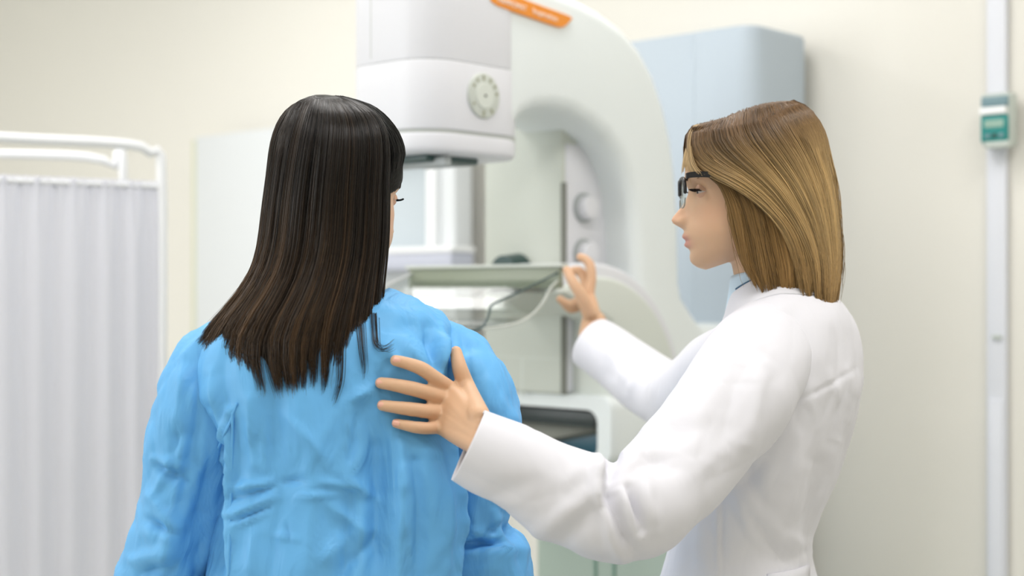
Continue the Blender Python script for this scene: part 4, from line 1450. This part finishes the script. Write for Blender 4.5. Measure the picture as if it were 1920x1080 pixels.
# near sleeve
NSL = [px(1448, 628, 2.09), px(1424, 668, 2.035), px(1385, 735, 1.975), px(1310, 835, 1.915), px(1246, 908, 1.865), px(1200, 952, 1.832), px(1130, 956, 1.808), px(1040, 915, 1.796), px(950, 866, 1.790), px(879, 832, 1.788)]
NSR = [.060, .069, .074, .068, .064, .064, .061, .056, .051, .0455]
G, _ = sleeve_grid(NSL, NSR, 220, 130)
cre_n = [(1146, 850, 1152, 925, 13, -15), (1120, 862, 1126, 905, 10, 9), (1178, 862, 1215, 850, 14, 9), (1128, 900, 1170, 1010, 13, -13), (1115, 870, 1120, 940, 12, 10), (1120, 930, 1165, 1040, 13, 9), (1155, 905, 1195, 1005, 11, 10), (1178, 915, 1200, 990, 8, -13), (1205, 900, 1222, 990, 14, 9),
         (1160, 1000, 1190, 1040, 12, -6), (1060, 900, 1100, 870, 16, 4), (1010, 1000, 1100, 930, 18, 7), (1060, 1010, 1120, 950, 20, -7), (900, 940, 1000, 905, 22, -4), (1160, 880, 1215, 855, 14, 8), (1200, 850, 1260, 880, 16, -6),
         (1215, 800, 1270, 770, 16, 5), (1250, 820, 1330, 800, 20, -4), (1320, 720, 1300, 860, 26, 4), (1380, 700, 1350, 860, 20, -5), (1432, 690, 1400, 830, 14, 5), (1290, 900, 1370, 830, 18, 3.5), (1330, 640, 1400, 700, 22, 3), (1380, 620, 1440, 660, 14, 3)]
sl_n = cloth_grid('sleeve', G, cre_n, 1.86, (.004, .0016), (6.0, 16.0), M['coat'], doc, .003, 8.8, (1, 1, 1), True, ((.12, .008),))
# far sleeve
FSL = [px(1432, 690, 2.21), px(1362, 682, 2.27), px(1300, 735, 2.46), px(1262, 745, 2.66), px(1205, 712, 2.76), px(1150, 670, 2.83), px(1112, 643, 2.866)]
FSR = [.05, .060, .064, .062, .060, .056, .0535]
G, _ = sleeve_grid(FSL, FSR, 150, 100)
cre_f = [(1190, 640, 1150, 700, 14, -5), (1215, 680, 1180, 740, 10, 5), (1240, 690, 1215, 780, 8, -6), (1130, 640, 1180, 720, 12, 4)]
sl_f = cloth_grid('sleeve', G, cre_f, 2.6, (.004, .0015), (6.0, 16.0), M['coat'], doc, .003, 4.2)

# collars
def band(name, rws, m_, th, n=18, k=120, ex=2.1):
    Gb = loft_rows(rws, tL, tF, k, n, ex)
    o = link(name, mesh_np(name, Gb.reshape(-1, 3), grid_faces(n, k)), m_, doc)
    md_ = o.modifiers.new('thickness', 'SOLIDIFY'); md_.thickness = th
    return o


def tilt_band(name, cpts, m_, th):
    """collar whose front dips: rows of (centre, a, b, dip)"""
    th_ = np.linspace(0, 2 * math.pi, 120, endpoint=False)
    D = catmull(np.array([np.r_[c, a, b, dp] for c, a, b, dp in cpts]), 16)
    Gb = D[:, None, :3] + D[:, None, 3:4] * np.cos(th_)[None, :, None] * tL + D[:, None, 4:5] * np.sin(th_)[None, :, None] * tF
    Gb[..., 2] -= D[:, None, 5] * (np.clip(np.sin(th_) * .8 + .35, 0, 2) ** 1.4)[None]
    o = link(name, mesh_np(name, Gb.reshape(-1, 3), grid_faces(16, 120)), m_, doc)
    md_ = o.modifiers.new('thickness', 'SOLIDIFY'); md_.thickness = th
    return o


tilt_band('shirt_collar', [(px(1440, 505, DD), .060, .056, .010), (px(1441, 520, DD), .064, .060, .022), (px(1444, 545, DD), .078, .070, .045), (px(1446, 560, DD), .090, .078, .060)], M['shirt'], .003)
tilt_band('coat_collar', [(px(1446, 516, DD), .066, .060, .030), (px(1447, 512, DD), .071, .064, .034), (px(1451, 528, DD), .084, .073, .045), (px(1456, 550, DD), .104, .084, .050)], M['coat'], .004)
th_ = np.linspace(math.radians(150), math.radians(395), 50)
cp = [px(1446, 517, DD) + .0685 * math.cos(a) * tL + .0625 * math.sin(a) * tF - np.array([0, 0, .031 * max(0, math.sin(a) * .8 + .35) ** 1.4 - .003]) for a in th_]
tube_obj('collar_piping', cp, .0016, M['navy'], doc, 90, 8)

# half belt at the back waist
hbx = [(1440, 1076), (1470, 1072), (1490, 1068), (1505, 1063), (1516, 1058)]
hg = np.array([[on_cloth(cb, x, y + 14 * k_, .003, 2.05) for x, y in hbx] for k_ in range(5)])
hbo = link('half_belt', mesh_np('half_belt', hg.reshape(-1, 3), grid_faces(5, 5, False)), M['coat'], doc)
md = hbo.modifiers.new('thickness', 'SOLIDIFY'); md.thickness = .005; md.offset = 0

# body
parts = head_geo(dO, dF, dL, dU, 1.0)
parts.append(tube_geo([px(1428, 440, 2.13), px(1436, 500, 2.14), px(1448, 560, 2.15), px(1452, 620, 2.15)], [.056, .0495, .054, .07], 30, 26))
parts.append(tube_geo([px(1455, 650, DD), px(1450, 760, DD), px(1410, 930, DD), px(1385, 1090, DD), np.array([bx[0], bx[1], .85])], [.085, .092, .08, .085, .10], 34, 26))
parts.append(tube_geo([NSL[1], px(1452, 615, 2.15), FSL[1] + [.02, 0, .0]], [.042, .048, .042], 24, 18))
# near hand, laid on the gown
allg = world_bvh([gown, sl_r])


def lay(x, y, lift):
    h = cam_hit(allg, x, y)
    d = h[0].y if h[0] is not None else 1.87
    return px(x, y, d - lift - .0042)


mc = [lay(843, 728, .022), lay(836, 748, .024), lay(829, 775, .022), lay(827, 801, .018)]
fg = [[lay(815, 708, .018), lay(790, 691, .014), lay(762, 681, .010), lay(742, 676, .0065)],
      [lay(800, 736, .019), lay(770, 728, .015), lay(735, 721, .010), lay(714, 718, .0065)],
      [lay(800, 771, .018), lay(770, 767, .014), lay(738, 763, .010), lay(717, 760, .0065)],
      [lay(800, 803, .014), lay(778, 801, .012), lay(758, 797, .009), lay(743, 794, .006)]]
wr = px(897, 815, 1.806)
tm = [px(898, 780, 1.818), lay(876, 730, .018), lay(862, 690, .018), lay(855, 660, .016)]
hp = hand_geo(wr, mc, fg, tm, .0088)
parts += hp
parts.append(tube_geo([wr * .6 + NSL[-2] * .4, NSL[-2], NSL[-3]], [.022, .030, .036], 24, 18))
parts.append(tube_geo(NSL[1:-2], np.linspace(.042, .036, len(NSL) - 3), 50, 18))
# far hand, closing on the rim of the paddle
HD = 2.90
def fh(x, y, dd=0.0):
    return px(x, y, HD + dd)
mc2 = [fh(1105, 548, -.005), fh(1099, 550, .018), fh(1095, 558, .036), fh(1093, 568, .05)]
fg2 = [[fh(1109, 520, 0), fh(1106, 497, .005), fh(1097, 486, .008), fh(1088, 482, .01)],
       [fh(1097, 525, .025), fh(1088, 510, .03), fh(1078, 507, .03), fh(1068, 510, .03)],
       [fh(1082, 566, .045), fh(1070, 571, .05), fh(1060, 568, .05), fh(1050, 561, .05)],
       [fh(1082, 577, .055), fh(1072, 580, .055), fh(1064, 577, .055), fh(1057, 570, .055)]]
wr2 = fh(1114, 606, -.01)
tm2 = [fh(1106, 588, -.03), fh(1091, 556, -.04), fh(1075, 530, -.04), fh(1063, 507, -.03)]
parts += hand_geo(wr2, mc2, fg2, tm2, .0095)
parts.append(tube_geo([wr2, FSL[-1], FSL[-2], FSL[-3], FSL[-4], FSL[2], FSL[1]], [.0265, .028, .031, .036, .04, .042, .044], 60, 18))
parts += legs_geo(bx[0], bx[1], tL[0], tL[1], .85, tF)
dbody_me = fuse('body', parts, .0024, 1)
skin_tint(dbody_me, dO, dF, dL, dU, 1.0, (.68, .43, .27), (.58, .26, .21), (.70, .37, .245))
dbody = link('body', dbody_me, M['skin'], doc)
eye_parts(doc, dO, dF, dL, dU, 1.0, M['brow_blonde'], world_bvh([dbody]))
db = world_bvh([dbody])
# finger nails of the near hand
for fpts, r in zip(fg + [tm[1:]], (.0074, .0076, .0072, .0062, .0082)):
    tip, prev = np.array(fpts[-1]), np.array(fpts[-2])
    ax_ = (tip - prev) / np.linalg.norm(tip - prev)
    out = np.array([0, -1., .25])
    if fpts is not fg[0] and len(fpts) == 3:
        out = np.array([-.75, -.5, .1])
    out -= ax_ * out.dot(ax_); out /= np.linalg.norm(out)
    sd_ = np.cross(ax_, out)
    V = []
    for a in np.linspace(-.004, .006, 7):
        wd_ = .0046 * (1 - max(0, (a - .002) / .0065) ** 2 * .6)
        for b in np.linspace(-1, 1, 7):
            V.append(tip + ax_ * (a - .001) + sd_ * wd_ * b + out * (r * 1.03 - .0022 * b * b - .12 * max(0, a)))
    nl = link('fingernail', mesh_np('fingernail', np.array(V), grid_faces(7, 7, False)), M['nail'], doc)
    md = nl.modifiers.new('thickness', 'SOLIDIFY'); md.thickness = .0008

# ---- blonde bob
EN = np.array([  # py, front px, back px, half thickness
    (188, 1474, 1496, .006), (195, 1450, 1512, .028), (205, 1412, 1528, .046), (220, 1352, 1543, .062), (240, 1290, 1554, .076), (265, 1284, 1562, .086), (300, 1284, 1569, .092),
    (350, 1282, 1574, .094), (400, 1284, 1577, .092), (450, 1290, 1578, .087), (500, 1300, 1577, .082), (560, 1310, 1574, .078)])


def bobW(x, y):
    xf, xb, wm = lerp_table(EN, y)
    c, hl = (xf + xb) / 2, (xb - xf) / 2
    q = np.clip(1 - np.abs((x - c) / hl) ** 2.3, 0.0004, 1)
    return wm * q ** .5


UP_ = [[(1300, 238), (1291, 250), (1288, 266), (1291, 285), (1302, 304), (1328, 324), (1368, 345), (1418, 378), (1462, 425), (1486, 475), (1496, 520)],
       [(1318, 233), (1304, 250), (1305, 275), (1320, 298), (1352, 318), (1395, 340), (1440, 378), (1480, 430), (1502, 485), (1510, 535)],
       [(1352, 224), (1344, 245), (1352, 272), (1380, 300), (1420, 332), (1462, 375), (1498, 430), (1520, 490), (1526, 545)],
       [(1400, 212), (1398, 235), (1412, 265), (1442, 302), (1478, 348), (1510, 408), (1532, 470), (1540, 520), (1540, 553)],
       [(1442, 202), (1450, 225), (1474, 262), (1504, 310), (1532, 372), (1548, 435), (1556, 500), (1555, 556)],
       [(1476, 193), (1500, 210), (1528, 252), (1550, 312), (1564, 380), (1570, 440), (1572, 500), (1566, 552)],
       [(1488, 191), (1518, 207), (1543, 250), (1560, 310), (1570, 380), (1575, 440), (1576, 500), (1571, 546)]]
LO_ = [[(1330, 330), (1350, 348), (1364, 380), (1371, 415), (1378, 450), (1388, 485), (1402, 515)],
       [(1350, 325), (1374, 350), (1390, 385), (1400, 425), (1408, 465), (1414, 500), (1424, 528)],
       [(1385, 335), (1408, 365), (1424, 400), (1434, 440), (1442, 480), (1448, 510), (1452, 538)],
       [(1420, 355), (1446, 392), (1462, 430), (1470, 465), (1476, 500), (1478, 525), (1478, 545)],
       [(1460, 385), (1484, 425), (1496, 460), (1504, 490), (1508, 515), (1510, 535), (1512, 550)],
       [(1500, 400), (1520, 440), (1532, 475), (1538, 500), (1542, 520), (1544, 538), (1546, 553)],
       [(1540, 400), (1552, 440), (1560, 475), (1564, 500), (1566, 520), (1566, 538), (1566, 550)]]
MU = 20
UPc = np.array([catmull(np.array([[x, y, 0] for x, y in g], float), MU)[:, :2] for g in UP_])
LOc = np.array([catmull(np.array([[x, y, 0] for x, y in g], float), MU)[:, :2] for g in LO_])


def bob_strands(gd, n, wf0, wf1, nclump, tipj, seed, cset):
    P_, C_ = [], []
    ng = len(gd)
    cg = np.sort(rng.random(nclump)) * (ng - 1)
    cw = rng.random(nclump)
    ccol = rng.random(nclump)
    ctip = rng.normal(0, tipj, nclump)
    t = np.linspace(0, 1, MU)
    for i in range(n):
        c = rng.integers(0, nclump)
        g0 = np.clip(cg[c] + rng.normal(0, .16), 0, ng - 1.001)
        g = g0 + (cg[c] - g0) * .6 * t ** 2
        g = np.clip(g, 0, ng - 1.001)
        gi = g.astype(int)
        fr = (g - gi)[:, None]
        xy = gd[gi, np.arange(MU)] * (1 - fr) + gd[np.minimum(gi + 1, ng - 1), np.arange(MU)] * fr
        # length variation along the strand's own direction
        ext = 1 + (ctip[c] + rng.normal(0, tipj * .5)) / 300
        dxy = xy[-1] - xy[-4]
        xy = xy + (t[:, None] ** 4) * dxy[None] * (ext - 1) * 6 + np.array([rng.normal(0, 1.2), rng.normal(0, 1.2)])[None]
        fly = rng.random() < .05
        if fly:
            xy = xy + np.cumsum(rng.normal(0, 1, (MU, 2)), 0) * 1.3
        xy = xy + (np.sin(t * 7 + cw[c] * 30)[:, None] * np.array([1.6, .4]) * (.4 + cw[c]) * t[:, None])
        wf = wf0 + (wf1 - wf0) * (.6 * cw[c] + .4 * rng.random())
        W = bobW(xy[:, 0], xy[:, 1]) * wf * (np.sqrt(np.clip((ng - 1 - g) / .8, 0.0, 1)) if seed != 2 else 1)
        d = 2.13 - W
        P = np.stack([(xy[:, 0] - 960) * d / F_PX, d, CAM_Z + (540 - xy[:, 1]) * d / F_PX], 1)
        if rng.random() < .5 and not (seed == 2 and g0 < 1.6):
            P[:, 1] = 2 * 2.13 - P[:, 1]
        P_.append(P)
        root, gold, low = cset
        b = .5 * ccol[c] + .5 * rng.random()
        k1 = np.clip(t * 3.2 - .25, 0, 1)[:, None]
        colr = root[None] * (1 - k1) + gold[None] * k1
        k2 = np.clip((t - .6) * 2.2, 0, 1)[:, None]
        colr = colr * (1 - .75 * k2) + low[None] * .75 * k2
        C_.append(colr * (.30 + 1.15 * b))  # random strand tone, spread widened to put shade between locks into colour
    return np.array(P_), np.array(C_)


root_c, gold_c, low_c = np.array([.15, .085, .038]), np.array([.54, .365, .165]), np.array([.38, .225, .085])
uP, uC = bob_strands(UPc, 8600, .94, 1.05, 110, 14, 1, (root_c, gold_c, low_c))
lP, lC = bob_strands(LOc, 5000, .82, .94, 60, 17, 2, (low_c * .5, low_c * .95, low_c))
uP, lP = push_out(uP, db, .004), push_out(lP, db, .003)
rad = np.interp(np.linspace(0, 1, MU), [0, .8, 1], [.00042, .0004, .00014])
# pale lock falling from the parting down the forehead
fg_ = [[(1303, 236), (1294, 246), (1290, 262), (1290, 284), (1294, 306), (1303, 324)], [(1312, 234), (1300, 248), (1297, 268), (1299, 292), (1306, 312), (1322, 328)]]
fgc = np.array([catmull(np.array([[x, y, 0] for x, y in q], float), MU)[:, :2] for q in fg_])
kP = []
for i in range(420):
    a_ = rng.random()
    xy = fgc[0] * a_ + fgc[1] * (1 - a_) + rng.normal(0, .8, (1, 2))
    d = 2.13 - np.interp(np.linspace(0, 1, MU), [0, 1], [.004, .030]) * (1 + .6 * rng.normal()) - .008
    kP.append(np.stack([(xy[:, 0] - 960) * d / F_PX, d, CAM_Z + (540 - xy[:, 1]) * d / F_PX], 1))
kP = push_out(np.array(kP), db, .005)
kC = np.repeat((np.array([.60, .42, .21])[None] * (.6 + .6 * rng.random((420, 1))))[:, None, :], MU, 1)
kR = np.repeat(rad[None], 420, 0)
shells = []
for gd, wf in ((UPc, .92), (LOc, .80)):
    for sd in (1, -1):
        n_, m_ = 40, MU
        gg = np.linspace(1.7 if (sd < 0 and wf < .85) else 0, len(gd) - 1.001, n_)
        gi = gg.astype(int); fr = (gg - gi)[:, None, None]
        xy = gd[gi] * (1 - fr) + gd[gi + 1] * fr
        xy = xy[:, :MU - 1] if True else xy
        W = bobW(xy[..., 0], xy[..., 1]) * wf
        if wf > .85:
            W = W * np.sqrt(np.clip((len(gd) - 1 - gg) / .8, 0, 1))[:, None]
        d = 2.13 - W
        P = np.stack([(xy[..., 0] - 960) * d / F_PX, d, CAM_Z + (540 - xy[..., 1]) * d / F_PX], -1)
        if sd < 0:
            P[..., 1] = 2 * 2.13 - P[..., 1]
        P = push_out(P, db, .0015).reshape(-1, 3)
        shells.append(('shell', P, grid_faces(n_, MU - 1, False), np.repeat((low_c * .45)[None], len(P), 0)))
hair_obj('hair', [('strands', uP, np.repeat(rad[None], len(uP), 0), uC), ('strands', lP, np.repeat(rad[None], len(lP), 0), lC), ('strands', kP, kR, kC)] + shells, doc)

# trousers and shoes, below the frame
for sd in (1, -1):
    x, y = bx[0] + sd * tL[0] * .085, bx[1] + sd * tL[1] * .085
    V, Fq = tube_geo([(x, y, .84), (x, y, .5), (x, y, .10)], [.085, .07, .06], 20, 24, 1.0, False)
    o = link('trouser_leg', mesh_np('trouser_leg', V, Fq), M['trousers'], doc)
    md = o.modifiers.new('thickness', 'SOLIDIFY'); md.thickness = .003
    V, Fq = tube_geo([(x - tF[0] * .04, y - tF[1] * .04, .048), (x + tF[0] * .09, y + tF[1] * .09, .046), (x + tF[0] * .18, y + tF[1] * .18, .034)], [.046, .046, .032], 20, 20)
    V[:, 2] = np.maximum(V[:, 2], 0.002)
    link('shoe', mesh_np('shoe', V, Fq), M['trousers'], doc)

# ================================================================== eyeglasses
gl = thing('eyeglasses', 'black-topped eyeglasses worn by the blonde woman', 'glasses', dO + .1 * dF)


def hp_(x, l, y):
    """point on the head frame: x = image px of the forward axis, l metres to her left, y image px"""
    return dO + (1420 - x) * KH * dF + l * dL + (358 - y) * KH * dU


fr_pts = []
for sd in (1, -1):
    # lens outline, slightly wrapped
    cxl, pts = .034 * sd, []
    for a in np.linspace(0, 2 * math.pi, 40, endpoint=False):
        ll = .026 * math.copysign(abs(math.cos(a)) ** .75, math.cos(a))
        yy = 362 - 27 * math.copysign(abs(math.sin(a)) ** .8, math.sin(a))
        l_ = cxl + ll
        pts.append(hp_(1277 + 190 * max(0, abs(l_) - .012) ** 1.15, l_, yy))
    V = [p for p in pts] + [p - dF * .0018 for p in pts]
    n_ = len(pts)
    Fq = [tuple(range(n_)), tuple(range(2 * n_ - 1, n_ - 1, -1))] + [(i, n_ + i, n_ + (i + 1) % n_, (i + 1) % n_) for i in range(n_)]
    link('lens', mesh_np('lens', np.array(V), Fq), M['lens'], gl, False)
    top = [pts[i % n_] for i in range(0, 21)]
    tube_obj('brow_bar', top, .0027, M['frame_black'], gl, 60, 10)
    tube_obj('lower_rim', [pts[i % n_] for i in range(22, 39)], .0007, M['slotgrey'], gl, 50, 6)
    # temple from the hinge back to the ear
    e = np.array(pts[5 if sd > 0 else 15])
    hx = hp_(1284, .066 * sd, 336)
    bmx = []
    V = []
    path = [hp_(1288, .0605 * sd, 337), hp_(1284, .067 * sd, 334), hp_(1300, .0735 * sd, 332), hp_(1338, .078 * sd, 334), hp_(1390, .080 * sd, 342), hp_(1432, .080 * sd, 352), hp_(1446, .079 * sd, 372)]
    D = catmull(np.array(path), 60)
    for p in D:
        for (a, b) in ((-1, -1), (1, -1), (1, 1), (-1, 1)):
            V.append(p + dL * .0012 * a + dU * .0042 * b)
    Fq = [tuple(q) for q in grid_faces(60, 4)] + [(3, 2, 1, 0), (236, 237, 238, 239)]
    link('temple', mesh_np('temple', np.array(V), Fq), M['frame_black'], gl, False)
tube_obj('bridge', [hp_(1279, .009, 352), hp_(1275, .0, 347), hp_(1279, -.009, 352)], .0016, M['frame_black'], gl, 16, 8)
for sd in (1, -1):
    tube_obj('nose_pad', [hp_(1283, .011 * sd, 366), hp_(1284, .013 * sd, 378)], .0022, M['lens'], gl, 8, 8)
